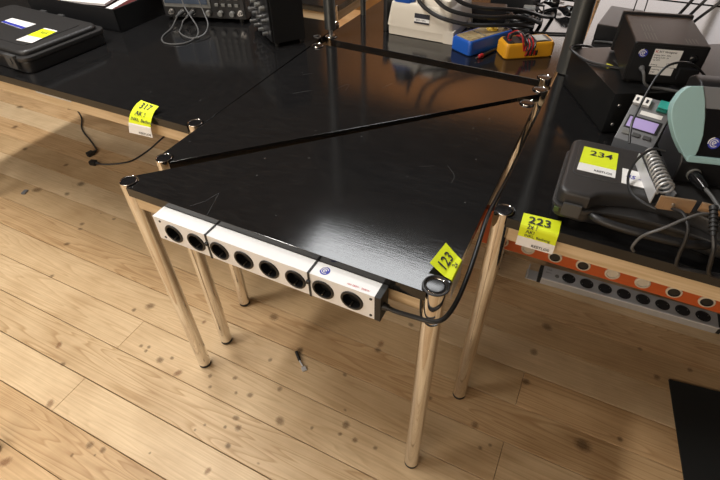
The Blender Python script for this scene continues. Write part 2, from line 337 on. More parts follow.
KN = [(-1.108,0.064,0.0184,0),(-1.527,0.05,0.0198,0),(-1.226,-0.161,0.0311,2),(-1.15,-0.207,0.0167,0),(-0.871,-0.055,0.0233,1),(-0.783,-0.067,0.0326,2),(-0.489,-0.187,0.0173,0),(-0.52,-0.109,0.018,1),(-0.495,-0.131,0.0207,1),(-0.532,-0.146,0.0119,0),(-0.396,-0.059,0.0269,1),(-0.213,0.016,0.0266,1),(-0.629,0.258,0.0322,1),(-0.472,0.18,0.0235,1),(-0.454,0.029,0.0189,1),(-1.066,-0.323,0.0343,2),(-0.969,-0.041,0.0137,1),(-0.941,-0.033,0.0137,0),(-0.939,-0.049,0.0136,1),(-0.84,-0.032,0.0134,1),(-0.238,0.319,0.0304,2),(-0.237,0.293,0.0201,0),(-0.02,0.205,0.0153,1),(-0.176,0.437,0.0175,0),(0.232,0.51,0.0296,0),(0.232,0.388,0.025,0),(0.128,0.181,0.0234,1),(0.42,0.257,0.0423,0),(0.599,0.584,0.0219,1),(0.513,0.321,0.017,0),(0.545,0.674,0.0164,0),(0.252,0.633,0.031,1),(-2.915,0.927,0.0372,0),(-2.722,0.754,0.0349,0),(-2.613,1.038,0.0306,0),(-2.459,0.623,0.0272,0),(-1.924,0.528,0.0392,0),(-1.919,0.444,0.0239,0),(-2.129,0.611,0.0259,1),(-1.676,0.321,0.0222,0),(-1.656,0.294,0.0175,0),(-1.628,0.203,0.0212,0),(-1.574,0.406,0.0179,1),(-2.077,0.404,0.0388,1),(-0.682,-0.03,0.0162,1),(-0.657,-0.061,0.0127,1),(-0.57,-0.042,0.0125,1),(-0.677,-0.301,0.0086,0),(-0.85,-0.36,0.0233,1),(-0.873,-0.403,0.0115,1),(-0.805,-0.354,0.0202,1),(-0.107,-0.008,0.0114,0),(-1.028,-0.5,0.0399,2),(-0.841,0.132,0.0214,2),(-0.293,0.162,0.0128,0),(-0.169,-0.013,0.0173,1),(-0.299,-0.036,0.0118,0),(-0.216,-0.016,0.0117,1),(0.692,0.657,0.019,1),(-0.814,-0.374,0.0086,0),(0.184,0.142,0.0114,0),(0.161,0.122,0.0113,0),(-0.606,-0.192,0.0089,0),(-0.59,-0.167,0.0089,0),(-0.237,0.056,0.0091,0),(-0.065,0.554,0.0143,0),(-1.068,0.103,0.0296,1),(-0.526,-0.029,0.0187,1),(-0.541,0.104,0.0165,0),(-0.605,-0.001,0.0161,1),(-0.496,-0.268,0.025,2)]
for kx, ky, kr, kt in KN:
    mb.use(('knot', 'knot_b', 'knot_r')[kt]); n = 16; el = rnd.uniform(0.65, 1.0); an = rnd.uniform(-0.6, 0.6)
    if kt == 2: el = 0.5
    ks = 0.85
    vs = [(kx, ky, 0.0003)]
    for q in range(n):
        a = 2 * PI * q / n; px, py = kr * ks * el * math.cos(a), kr * ks * 0.72 * math.sin(a)
        vs.append((kx + px * math.cos(an) - py * math.sin(an), ky + px * math.sin(an) + py * math.cos(an), 0.0003))
    fs = mb.poly(vs, [(0, 1 + q, 1 + (q + 1) % n) for q in range(n)])
    for f in fs:
        for v in f.verts:
            if (v.co.xy - Vector((kx, ky))).length < 1e-6: v[fad] = 1.0
for f, col in pf:
    for l in f.loops: l[lay] = (*col, 1)
struct(mb.build('floor', None, smooth=False))
mb = MB(); mb.box(((X0 + X1) / 2, (Y0 + Y1) / 2, ZC + 0.05), (X1 - X0 + 0.2, Y1 - Y0 + 0.2, 0.1)); struct(mb.build('ceiling', 'ceil'))
mb = MB(); mb.box((X0 - 0.05, (Y0 + Y1) / 2, ZC / 2), (0.1, Y1 - Y0 + 0.2, ZC)); struct(mb.build('wall_left', 'darkwall'))
mb = MB(); mb.box((X1 + 0.05, (Y0 + Y1) / 2, ZC / 2), (0.1, Y1 - Y0 + 0.2, ZC)); struct(mb.build('wall_right', 'darkwall'))
mb = MB(); mb.box(((X0 + X1) / 2, Y0 - 0.05, ZC / 2), (X1 - X0, 0.1, ZC)); struct(mb.build('wall_front', 'wall'))
mb = MB(); mb.box(((X0 + X1) / 2, Y1 + 0.05, ZC / 2), (X1 - X0, 0.1, ZC)); struct(mb.build('wall_back', 'darkwall'))
# a boarded partition and a long low window behind the tables
mb = MB(); mb.box((-0.65, 3.36, 1.88), (3.1, 0.06, 0.60)); mb.box((-1.33, 3.36, 0.79), (1.74, 0.06, 1.58)); struct(mb.build('trim_1', 'woodwall'))
wn = MB(); wn.box((0.72, 3.36, 1.16), (2.3, 0.02, 0.74)); wn = struct(wn.build('window_1', 'pane'))
wf = MB()
for dx in (-0.44, 0.72, 1.88): wf.box((dx, 3.35, 1.16), (0.04, 0.06, 0.80))
wf.box((0.72, 3.35, 0.76), (2.36, 0.06, 0.06)); wf.box((0.72, 3.35, 0.365), (2.36, 0.06, 0.73))
wf.build('window_frame', 'frame', wn)
w2 = MB(); w2.box((-0.7, Y0 + 0.03, 1.75), (2.4, 0.02, 1.3)); w2 = struct(w2.build('added_window', 'pane'))  # unseen window, added as the source of the frontal fill
wf = MB()
for dx in (-1.93, -0.7, 0.53): wf.box((dx, Y0 + 0.05, 1.75), (0.06, 0.10, 1.42))
wf.box((-0.7, Y0 + 0.05, 1.07), (2.52, 0.10, 0.06)); wf.box((-0.7, Y0 + 0.05, 2.43), (2.52, 0.10, 0.06)); wf.build('window_frame', 'frame', w2)
for n, loc, sx, sy, p, col in LAMPS:
    t = thing('ceiling_light', {'front': 'long ceiling light over the tables, the one farthest left', 'rear': 'wide ceiling light behind the triangular tables, cool white', 'near': 'added fill light nearest the camera, out of view over open floor'}[n], 'ceiling light', (loc[0], loc[1], ZC), 0)
    b1 = MB(); b1.box((loc[0], loc[1], 2.98), (sx + 0.06, sy + 0.06, 0.04), bev=0.006); b1.build('housing', 'frame', t)
    b1 = MB(); b1.box((loc[0], loc[1], 2.952), (sx, sy, 0.016)); b1.build('diffuser', 'lampglass', t)
t = thing('added_wall_light', 'added warm lamp out of view, brightening the brown boarded wall', 'wall light', (-0.7, 3.33, 2.7))  # made-up fitting for the added wall wash, out of view
b1 = MB(); b1.box((-0.7, 2.83, 2.66), (2.7, 0.02, 0.16), rz=0, bev=0.003); b1.box((-0.7, 3.08, 2.75), (2.7, 0.5, 0.02)); b1.build('shade', 'black', t)

ZT = 0.735
LSA, LSB, CASEP = [(-1.543, 0.352), (-1.472, 0.356), (-1.486, 0.463), (-1.551, 0.465)], [(-1.745, 0.442), (-1.615, 0.426), (-1.613, 0.478), (-1.747, 0.485)], (-1.432, 0.285, ZT)
SCR1, SCR2 = [(-0.541, -0.009), (-0.523, 0.018), (-0.514, 0.053)], [(-0.514, 0.053), (-0.501, 0.017), (-0.489, -0.017)]
# ------------------------------------------------------------------ tables
ZT, TH, RL = 0.735, 0.024, 0.0195
def outline(legs, r=0.0195, g=0.011, only=None):
    """table top edge running tangent to round corner legs, with a hollow round each leg"""
    n = len(legs); P = [Vector(l) for l in legs]; out = []; rho = math.hypot(r, g)
    for i in range(n):
        d0 = (P[i] - P[i - 1]).normalized(); d1 = (P[(i + 1) % n] - P[i]).normalized()
        n0 = Vector((d0.y, -d0.x)); n1 = Vector((d1.y, -d1.x))       # outward for counter-clockwise order
        a = n0 * r - d0 * g; b = n1 * r + d1 * g
        ins = (d1 - d0).normalized(); aa = math.atan2(a.y, a.x); am = math.atan2(ins.y, ins.x); ab = math.atan2(b.y, b.x)
        def near(x, ref):
            while x - ref > PI: x -= 2 * PI
            while x - ref < -PI: x += 2 * PI
            return x
        aa = near(aa, am); ab = near(ab, am)
        if only is not None and i not in only:
            out.append(tuple(P[i] + n0 * r + d0 * r * (n0.dot(n1) * 0 + 1))); continue
        for k in range(11):
            t = aa + (ab - aa) * k / 10; out.append((P[i].x + rho * math.cos(t), P[i].y + rho * math.sin(t)))
    return out
def leg(parent, x, y, z1=0.7385, post=False):
    b = MB(); b.lathe((x, y, 0), (0, 0, 1), [(0.012, 0.016), (0.012, RL - 0.001), (0.014, RL), (z1 - 0.0018, RL), (z1 - 0.0005, RL - 0.0004), (z1, RL - 0.0010), (z1 - 0.0005, RL - 0.0016), (z1 - 0.0016, RL - 0.0024)], 32)
    l = b.build('leg', 'chrome', parent)
    b = MB(); b.lathe((x, y, 0), (0, 0, 1), [(z1 - 0.006, 0.0), (z1 - 0.006, RL - 0.0032), (z1 - 0.0012, RL - 0.0031), (z1 - 0.0008, RL - 0.006), (z1 - 0.0006, 0.0)], 28); b.build('end_cap', 'gloss', l)
    b = MB(); b.lathe((x, y, 0), (0, 0, 1), [(0, 0.0), (0, RL - 0.002), (0.002, RL - 0.0005), (0.012, RL - 0.0005), (0.016, RL - 0.003), (0.016, 0)], 24); b.build('foot', 'rubber', l)
    return l
def table(name, label, legs, rails=None, cat='table', skip=()):
    cx = sum(l[0] for l in legs) / len(legs); cy = sum(l[1] for l in legs) / len(legs)
    t = thing(name, label, cat, (cx, cy, 0)); n = len(legs)
    b = MB(); b.prism(outline(legs), ZT - TH, ZT, bev=0.0007); tp = b.build('tabletop', 'top', t, smooth=False)
    for i in range(n):
        if i in skip: continue
        a, c = Vector(legs[i]), Vector(legs[(i + 1) % n]); d = (c - a).normalized(); nn = Vector((d.y, -d.x))
        mid = (a + c) / 2 + nn * 0.003; L = (c - a).length - 2 * RL + 0.002
        b = MB(); b.box((mid.x, mid.y, 0.692), (L, 0.018, 0.038), rz=math.atan2(d.y, d.x), bev=0.001); b.build('rail', 'rail', t)
    for l in legs: leg(t, *l)
    return t, tp
def scratches(tp, lines, wd=0.0007):
    pass
front, front_top = table('triangular_table', 'black triangular table in front with white power strip along its near edge', [(-0.7255, 0.0), (0, 0), (0, 0.7370)])
middle, middle_top = table('triangular_table', 'black triangular table behind the front one, turned half around, its top clear', [(-0.7185, 0.1045), (0.0155, 0.8335), (-0.7305, 0.8560)])
left, _ = table('rectangular_table', 'long black table on the left with the hard case and two black instruments', [(-2.215, 0.266), (-0.7615, 0.266), (-0.7800, 1.065), (-2.215, 1.065)])
right, _ = table('rectangular_table', 'black table on the right with soldering gear and orange socket board underneath', [(0.0555, 0.2550), (1.50, 0.2550), (1.50, 0.985), (0.0600, 0.985)])
back, _ = table('rectangular_table', 'black table behind the triangular ones, carrying the pale appliance and the two multimeters', [(-0.7290, 0.9468), (0.0118, 0.9187), (0.0360, 1.655), (-0.7050, 1.680)])
tleft, _ = table('rectangular_table', 'black table at far left back, its pale rail showing behind the grey post', [(-2.35, 1.245), (-0.885, 1.245), (-0.885, 1.98), (-2.35, 1.98)])
b = MB(); b.box((-1.310, 0.2532, 0.7045), (0.155, 0.0025, 0.006), bev=0.0008); o = b.build('pale_strip', 'silver', left); o['label'] = 'short pale strip under the front edge'  # thin silver-coloured bar set on the rail below the top
tback, _ = table('rectangular_table', 'black table in the last row behind the pale appliance', [(-0.70, 1.745), (0.04, 1.722), (0.06, 2.46), (-0.68, 2.48)], skip=(1,))
tright, _ = table('rectangular_table', 'black table behind the black power supply at far right', [(0.098, 1.075), (1.55, 1.075), (1.55, 1.81), (0.098, 1.81)], skip=(3,))
tr2, _ = table('rectangular_table', 'black table in the last row at far right, under the top edge of the photo', [(0.125, 1.87), (1.57, 1.87), (1.57, 2.6), (0.125, 2.6)], skip=(3,))

# scratches in the black varnish of the front top (thin raised burrs of pale dust)
def scratch(tp, pts, r=0.00028, m='scratch'):
    b = MB(); b.tube([(x, y, ZT + 0.0001) for x, y in pts], r, 4, 6); return b.build('scratch', m, tp)
scratch(front_top, SCR1)
scratch(front_top, SCR2)
scratch(front_top, [(-0.16, 0.33), (-0.13, 0.345)]); scratch(front_top, [(-0.10, 0.36), (-0.075, 0.33), (-0.072, 0.30)])
scratch(middle_top, [(-0.62, 0.52), (-0.58, 0.56)]); scratch(middle_top, [(-0.52, 0.60), (-0.50, 0.64), (-0.49, 0.60)]); scratch(middle_top, [(-0.40, 0.66), (-0.385, 0.70)]); scratch(middle_top, [(-0.66, 0.64), (-0.635, 0.66)])

# ------------------------------------------------------------------ numbered paper tags stuck over the table edges
def lot_tag(parent, st, split, rows, label, small='RESTLOS', sx=0.03):
    rb = Ribbon(st); b = MB(); b.use('yellow'); rb.paper(b, 0, split * rb.len[-1]); b.use('white'); rb.paper(b, split * rb.len[-1], rb.len[-1])
    o = b.build('lot_tag', None, parent); o['label'] = label
    b = MB()
    for txt, size, x, y in rows: rb.text(b, txt, size, x, y)
    b.build('lettering', 'ink', o, smooth=False); b = MB()
    rb.text(b, small, 0.009, sx, rb.len[-1] - 0.005, wide=1.0)
    b.build('lettering', 'ink', o, smooth=False)
lot_tag(left, [((-0.957, 0.279, 0.7540), (-0.890, 0.276, 0.7515)), ((-0.960, 0.264, 0.7500), (-0.890, 0.262, 0.7480)), ((-0.963, 0.252, 0.7430), (-0.891, 0.252, 0.7415)), ((-0.967, 0.241, 0.7325), (-0.892, 0.243, 0.7315)), ((-0.971, 0.233, 0.718), (-0.894, 0.235, 0.718)), ((-0.975, 0.228, 0.703), (-0.895, 0.231, 0.706)), ((-0.983, 0.226, 0.675), (-0.897, 0.229, 0.678))],
        0.68, [('317', 0.026, 0.014, 0.024), ('AK !', 0.017, 0.014, 0.044), ('INKL. Bedieng', 0.0115, 0.006, 0.060)], 'yellow and white numbered paper tag hanging over the front edge')
lot_tag(front, [((-0.026, 0.037, 0.7490), (-0.017, 0.098, 0.7500)), ((-0.010, 0.032, 0.7430), (-0.002, 0.091, 0.7440)), ((0.006, 0.027, 0.7380), (0.012, 0.084, 0.7395)), ((0.0205, 0.024, 0.7372), (0.0212, 0.079, 0.7385)), ((0.0232, 0.024, 0.730), (0.0232, 0.079, 0.733)), ((0.0232, 0.027, 0.683), (0.0232, 0.083, 0.688))],
        0.52, [('123', 0.0285, 0.007, 0.030), ('2x', 0.014, 0.030, 0.0445)], 'yellow paper tag with 123, folded over the corner edge')
lot_tag(right, [((0.0935, 0.262, 0.7378), (0.1665, 0.266, 0.7385)), ((0.0940, 0.248, 0.7372), (0.1665, 0.250, 0.7375)), ((0.095, 0.2310, 0.7372), (0.168, 0.2310, 0.7372)), ((0.0953, 0.2262, 0.7358), (0.168, 0.2262, 0.7358)), ((0.0955, 0.2243, 0.731), (0.168, 0.2243, 0.731)), ((0.096, 0.2242, 0.704), (0.169, 0.2242, 0.704)), ((0.096, 0.2242, 0.684), (0.169, 0.2242, 0.685))],
        0.73, [('223', 0.030, 0.012, 0.029), ('2x !', 0.013, 0.013, 0.042), ('AK!', 0.011, 0.013, 0.0525), ('INKL. Bedieng', 0.0085, 0.012, 0.0615)], 'yellow and white paper tag with 223 over the front edge')

# ------------------------------------------------------------------ power strip on the front table
def socket(parent, c, nrm, upv, r=0.0235, m='black', ringm=None, pin=True, deep=True):
    n = Vector(nrm).normalized(); c = Vector(c); b = MB()
    if ringm: b.use(ringm)
    b.lathe(c, n, [(0.0, r), (0.0022, r - 0.0004), (0.003, r - 0.002), (0.003, r - 0.004)], 28)
    if ringm: b.use(m)
    b.lathe(c, n, [(0.003, r - 0.004), (0.002, r - 0.005), (-0.0145 if deep else 0.0008, r - 0.0055), (-0.0145 if deep else 0.0008, 0.0)], 28)
    o = b.build('socket', m, parent, recalc=False)
    if pin:
        u = Vector(upv).normalized()
        for q in (-1, 1):
            b = MB(); b.cyl(c + u * q * (r - 0.0065) - n * (0.010 if deep else -0.001), c + u * q * (r - 0.0065) + n * (0.0005 if deep else 0.0025), 0.0015, n=8); b.build('earth_clip', 'brass', o)
    return o
YF, ZB, ZU = -0.055, 0.656, 0.719
ps = thing('power_strip', 'white eight-socket power strip tied along the front triangular table', 'power strip', (-0.35, -0.03, ZB))
PW0 = MATS[ps.name]
b = MB()
xl, xr = -0.600, -0.090; cz = 0.6865; R_ = 0.0215
cxs = [-0.560 + 0.0604 * k for k in range(8)]
b.box(((xl + xr) / 2, (YF + 0.016 - 0.0205) / 2, (ZB + ZU) / 2), (xr - xl, -0.0205 - YF - 0.016, ZU - ZB))
# front plate with round openings
def holed_plate(b, xs, z, r, x0, x1, z0, z1, y, n=28):
    ed = [x0] + [(a + c) / 2 for a, c in zip(xs, xs[1:])] + [x1]
    for c, a, d in zip(xs, ed, ed[1:]):
        ring = [(c + r * math.cos(2 * PI * k / n), y, z + r * math.sin(2 * PI * k / n)) for k in range(n)]
        outr = []
        for k in range(n):
            dx, dz = math.cos(2 * PI * k / n), math.sin(2 * PI * k / n)
            tx = ((d - c) / dx if dx > 1e-9 else (a - c) / dx if dx < -1e-9 else 1e9); tz = ((z1 - z) / dz if dz > 1e-9 else (z0 - z) / dz if dz < -1e-9 else 1e9)
            t_ = min(tx, tz); outr.append((c + dx * t_, y, z + dz * t_))
        # add box corners
        vs = ring + outr; fs = [(k, (k + 1) % n, n + (k + 1) % n, n + k) for k in range(n)]
        b.poly(vs, fs)
        for cx_, cz_ in ((a, z0), (d, z0), (d, z1), (a, z1)):
            ks = [k for k in range(n) if (abs(outr[k][0] - cx_) < 1e-6) != (abs(outr[(k + 1) % n][0] - cx_) < 1e-6) and abs(math.atan2(outr[k][2] - z, outr[k][0] - c) - math.atan2(cz_ - z, cx_ - c)) < 0.6]
            for k in ks: b.poly([outr[k], (cx_, y, cz_), outr[(k + 1) % n]], [(0, 1, 2)])
holed_plate(b, cxs, cz, R_ + 0.0002, xl, xr, ZB, ZU, YF)
b.quad((xl, YF, ZU), (xr, YF, ZU), (xr, YF + 0.0161, ZU), (xl, YF + 0.0161, ZU)); b.quad((xl, YF, ZB), (xr, YF, ZB), (xr, YF + 0.0161, ZB), (xl, YF + 0.0161, ZB))
b.build('body', 'white_plastic', ps, smooth=False)
for x in cxs: socket(ps, (x, YF, cz), (0, -1, 0), (0.25, 0, 1), 0.0232)
for x, q in ((xl, -1), (xr, 1)):
    b = MB(); b.box((x + q * 0.004, (YF - 0.0205) / 2, (ZB + ZU) / 2), (0.008 if q < 0 else 0.012, -0.0205 - YF + 0.001, ZU - ZB + 0.001), bev=0.001); b.build('end_plate', 'white_plastic' if q < 0 else 'rubber', ps)
    for z in (ZB + 0.009, ZU - 0.009):
        sx_ = xl + 0.009 if q < 0 else xr - 0.009
        b = MB(); b.cyl((sx_, YF + 0.002, z), (sx_, YF - 0.0012, z), 0.0028, n=12); b.build('screw', 'rubber', ps)
for x in ((cxs[1] + cxs[2]) / 2 + 0.002, (cxs[5] + cxs[6]) / 2 + 0.001):
    b = MB(); w_ = 0.0042
    b.box((x, YF - 0.0008, (ZB + ZU) / 2), (w_, 0.0014, ZU - ZB + 0.004)); b.box((x, (YF - 0.0205) / 2, ZU + 0.0008), (w_, -0.0205 - YF, 0.0014)); b.box((x, (YF - 0.0205) / 2, ZB - 0.0010), (w_, -0.0205 - YF, 0.0014))
    b.box((x - 0.0006, YF - 0.003, cz + 0.010), (0.0075, 0.0055, 0.0075), bev=0.001)
    b.build('cable_tie', 'rubber', ps)
def round_logo(parent, c, ux, uy, r, name='logo_sticker'):
    """round blue sticker: a ring of arcs and a small e-shaped figure"""
    f = plane_fn(c, ux, uy, 0.0004); f2 = plane_fn(c, ux, uy, 0.0008)
    b = MB(); b.use('blue_ink'); n = 28
    def arc(fn, r0, r1, a0, a1, k=18):
        vs = []; fs = []
        for i in range(k + 1):
            a = R(a0 + (a1 - a0) * i / k); vs += [fn(r0 * math.cos(a), r0 * math.sin(a)), fn(r1 * math.cos(a), r1 * math.sin(a))]
        b.poly(vs, [(2 * i, 2 * i + 1, 2 * i + 3, 2 * i + 2) for i in range(k)])
    arc(f, 0.0, r * 0.95, 0, 360, 28); b.use('white'); arc(f2, r * 0.55, r * 0.68, 20, 320); arc(f2, r * 0.82, r * 1.0, 95, 190)
    arc(f2, r * 0.22, r * 0.36, 10, 300); b.poly([f2(-r * .3, -r * .06), f2(r * .33, -r * .06), f2(r * .33, r * .06), f2(-r * .3, r * .06)], [(0, 1, 2, 3)])
    return b.build(name, None, parent, smooth=False, recalc=False)
round_logo(ps, (-0.2009, -0.0376, ZU), (1, 0, 0), (0, 1, 0), 0.0105)
b = MB(); b.text('16A 250V~  3500W', 0.0055, plane_fn((xr - 0.060, -0.049, ZU), (1, 0, 0), (0, 1, 0)))
b.build('lettering', 'red_ink', ps, smooth=False)
MATS[ps.name] = PW0
b = MB(); b.cyl((xr + 0.009, -0.043, 0.688), (xr + 0.021, -0.043, 0.688), 0.0085, 0.006, n=14)
b.tube([(xr + 0.018, -0.043, 0.688), (-0.055, -0.042, 0.684), (-0.02, -0.036, 0.680), (0.008, -0.032, 0.679), (0.0255, -0.022, 0.683), (0.034, 0.0, 0.690), (0.0375, 0.03, 0.697), (0.0375, 0.08, 0.705), (0.0345, 0.14, 0.714), (0.0295, 0.21, 0.722), (0.0277, 0.255, 0.722), (0.0282, 0.31, 0.716), (0.029, 0.42, 0.70), (0.029, 0.56, 0.69), (0.029, 0.75, 0.688), (0.0365, 0.90, 0.688), (0.0365, 0.95, 0.688), (-0.03, 1.05, 0.69), (-0.10, 1.20, 0.70)], 0.0046, 10)
b.build('power_cord', 'cable', ps)
b = MB(); b.tube([(0.0225 * math.cos(a), 0.0225 * math.sin(a), 0.7375 + 0 * a) for a in [2 * PI * k / 20 for k in range(20)]], 0.0022, 6, 2, closed=True)
b.tube([(-0.019, -0.014, 0.737), (-0.0205, -0.012, 0.70), (-0.014, -0.020, 0.668), (0.004, -0.0275, 0.660), (0.018, -0.022, 0.664)], 0.0022, 6)
o = b.build('cord_loop', 'cable'); tag(o, 'thin black cord looped around the top of the corner leg beside tag 123', 'cord'); set_origin(o, (0, 0, 0.66))

# ------------------------------------------------------------------ posts
def post(x, y, z0, z1, r, label, pin=False):
    t = thing('rack_post', label, 'post', (x, y, z0))
    b = MB(); b.lathe((x, y, 0), (0, 0, 1), [(z0 + (0.026 if pin else 0), 0.0), (z0 + (0.026 if pin else 0), r), (z1, r), (z1, 0)], 28); b.build('tube', 'grey_steel', t)
    if pin:
        b = MB(); b.cyl((x, y, z0), (x, y, z0 + 0.028), 0.0075, n=14); b.lathe((x, y, 0), (0, 0, 1), [(z0, 0.0), (z0, 0.015), (z0 + 0.003, 0.015), (z0 + 0.003, 0.0)], 20); b.build('spigot', 'steel', t)
    return t
post(-0.7290, 0.9468, 0.7385, 1.45, 0.0195, 'grey steel post on the back table leg, left of the pale appliance', True)
post(0.0600, 0.985, 0.7385, 1.7, 0.0270, 'thick grey steel post between multimeters and black power supply')
post(-0.728, 1.204, 0.735, 1.3, 0.0105, 'slim grey post standing behind the wider post near top centre')
# a thin screw eye and a chrome ring near the post
b = MB(); b.tube([(-0.775 + 0.012 * math.cos(a), 0.93 + 0.012 * math.sin(a), 0.7362) for a in [2 * PI * k / 14 for k in range(14)]], 0.0013, 6, 2, closed=True)
o = b.build('split_ring', 'steel'); tag(o, 'small steel ring lying beside the foot of the grey post', 'ring'); set_origin(o, (-0.775, 0.93, 0.735))

# ------------------------------------------------------------------ left table: hard case, crate, instruments
hc = thing('hard_case', 'flat dark hard case on the left table with a yellow sticker on its lid', 'case', CASEP, R(-3))
W_ = LM(hc)
def rrect(x0, x1, y0, y1, r, n=5):
    out = []
    for cx_, cy_, a0 in ((x1 - r, y0 + r, -90), (x1 - r, y1 - r, 0), (x0 + r, y1 - r, 90), (x0 + r, y0 + r, 180)):
        for k in range(n + 1): a = R(a0 + 90 * k / n); out.append((cx_ + r * math.cos(a), cy_ + r * math.sin(a)))
    return out
b = MB(); b.prism(rrect(-0.50, 0, 0, 0.30, 0.03), 0.0, 0.036, bev=0.007, M4=W_); b.build('body', 'case_dark', hc)
b = MB(); b.prism(rrect(-0.505, 0.005, -0.005, 0.305, 0.032), 0.0375, 0.050, bev=0.003, M4=W_); b.prism(rrect(-0.49, -0.010, 0.010, 0.29, 0.03), 0.046, 0.0655, bev=0.012, M4=W_, seg=3)
b.prism(rrect(-0.44, -0.05, 0.045, 0.255, 0.02), 0.0635, 0.068, bev=0.003, M4=W_); lid = b.build('lid', 'case', hc)
for x in (-0.055, -0.40):
    b = MB(); b.box((x, -0.006, 0.036), (0.05, 0.012, 0.042), bev=0.003, M4=W_); b.box((x, -0.0125, 0.040), (0.02, 0.004, 0.020), bev=0.001, M4=W_); b.build('latch', 'latch', hc)
for x in (-0.33, -0.23):
    b = MB(); b.box((x, 0.302, 0.044), (0.03, 0.012, 0.03), bev=0.002, M4=W_); b.build('hinge', 'latch', hc)
def local(o, x, y, z): return LM(o) @ Vector((x, y, z))
zt = 0.0684
def sticker(parent, W, pts, z, parts, name='sticker', label=None, th=0.0004):
    b = MB()
    for m_, q in parts:
        b.use(m_); P = [W @ Vector((pts[0][0] + (pts[1][0] - pts[0][0]) * u + (pts[3][0] - pts[0][0]) * v, pts[0][1] + (pts[1][1] - pts[0][1]) * u + (pts[3][1] - pts[0][1]) * v, z)) for u, v in q]
        b.sheet(*P, th=-th)
    o = b.build(name, None, parent, smooth=False)
    if label: o['label'] = label
    return o
U4 = lambda a, b_, c, d: [(a, c), (b_, c), (b_, d), (a, d)]
sticker(lid, W_, [(-0.020, 0.036), (0.045 - 0.010, 0.036), (0.035, 0.136), (-0.020, 0.136)], 0.0912, [], 'x') if False else None
b = MB(); Q = [Vector((x, y, ZT + zt)) for x, y in LSA]
def mixq(u, v): return (Q[0] * (1 - u) + Q[1] * u) * (1 - v) + (Q[3] * (1 - u) + Q[2] * u) * v
def qsheet(b, m_, u0, u1, v0, v1, e=0.0003):
    b.use(m_); z_ = Vector((0, 0, e)); P = [mixq(u0, v0) + z_, mixq(u1, v0) + z_, mixq(u1, v1) + z_, mixq(u0, v1) + z_]; b.sheet(*P, th=0.0004)
qsheet(b, 'white', 0, 1, 0, 1); qsheet(b, 'yellow', 0, 1, 0.38, 0.93, 0.0006); s1 = b.build('sticker', None, hc, smooth=False); s1['label'] = 'yellow and white lot sticker'
b = MB(); b.text('315', 0.022, plane_fn(mixq(0.3, 0.62) + Vector((0, 0, 0.0009)), Q[1] - Q[0], Q[3] - Q[0])); b.build('lettering', 'ink', s1, smooth=False)
Q = [Vector((x, y, ZT + zt)) for x, y in LSB]
b = MB(); qsheet(b, 'white', 0, 1, 0, 1); qsheet(b, 'blue_ink', 0, 1, 0.02, 0.30, 0.0006); s2 = b.build('sticker', None, hc, smooth=False); s2['label'] = 'white sticker with a blue band'

cr = thing('storage_box', 'black open box holding papers behind the hard case', 'box', (-1.447, 0.668, ZT), R(1.0))
W_ = LM(cr)
b = MB(); t_ = 0.006; wx, wy, hz = 0.46, 0.36, 0.080
b.box((-wx / 2, wy / 2, 0.004), (wx, wy, 0.008), M4=W_)
for c_, d_ in (((-wx / 2, t_ / 2, hz / 2), (wx, t_, hz)), ((-wx / 2, wy - t_ / 2, hz / 2), (wx, t_, hz)), ((-t_ / 2, wy / 2, hz / 2), (t_, wy, hz)), ((-wx + t_ / 2, wy / 2, hz / 2), (t_, wy, hz))): b.box(c_, d_, M4=W_, bev=0.0015)
b.build('tray', 'scope', cr)
def sheet_thing(name, label, cat, c, d, rz, tilt, m_, th=0.003, group=None):
    t = MB(); X = Matrix.Translation(c) @ Matrix.Rotation(rz, 4, 'Z') @ Matrix.Rotation(tilt, 4, 'X'); t.box((0, 0, 0), (d[0], d[1], th), M4=X)
    o = t.build(name, m_); tag(o, label, cat, group); set_origin(o, c); return o
lc = lambda x, y, z: tuple(LM(cr) @ Vector((x, y, z)))
sheet_thing('booklet', 'white booklet lying in the black box near the top edge', 'booklet', (-1.675, 0.790, 0.806), (0.20, 0.16), R(10), R(4), 'white', 0.008)
sheet_thing('paper_sheet', 'narrow white slip lying at the right side of the black box', 'paper', (-1.500, 0.748, 0.812), (0.030, 0.13), R(8), R(3), 'white', 0.0015)
sheet_thing('folder', 'dark red folder lying under the papers in the black box', 'folder', lc(-0.20, 0.18, 0.045), (0.34, 0.30), R(2), R(0), 'maroon', 0.012)
sheet_thing('card_wallet', 'tan card wallet at the left of the papers in the black box', 'wallet', lc(-0.36, 0.08, 0.062), (0.09, 0.06), R(-20), R(4), 'card', 0.008)

sc = thing('oscilloscope', 'black oscilloscope with blue-grey screen and two probe leads on the left table', 'oscilloscope', (-1.395, 0.842, ZT), R(16.3))
W_ = LM(sc)
b = MB(); b.box((0.165, 0.075, 0.094), (0.33, 0.135, 0.165), bev=0.008, M4=W_); b.build('housing', 'scope', sc)
b = MB(); b.box((0.165, 0.005, 0.092), (0.322, 0.010, 0.155), bev=0.003, M4=W_); b.build('front_panel', 'black', sc)
b = MB(); b.box((0.105, -0.001, 0.110), (0.185, 0.006, 0.118), bev=0.002, M4=W_); b.build('bezel', 'bezel', sc)
b = MB(); b.box((0.102, -0.0045, 0.113), (0.168, 0.003, 0.098), M4=W_); b.build('screen', 'screen', sc)
for k in range(4):
    for q in range(4):
        b = MB(); b.box((0.222 + 0.026 * k, -0.003, 0.064 + 0.024 * q), (0.014, 0.008, 0.010), bev=0.002, M4=W_); b.build('key', 'key' if (k + q) % 3 else 'bezel', sc)
for x in (0.185, 0.232, 0.278):
    p = W_ @ Vector((x, 0, 0.034)); d = (W_.to_3x3() @ Vector((0, -1, 0))); b = MB(); b.lathe(p, d, [(0, 0.011), (0.012, 0.010), (0.014, 0.008), (0.014, 0)], 18); b.build('knob', 'key', sc)
bn = []
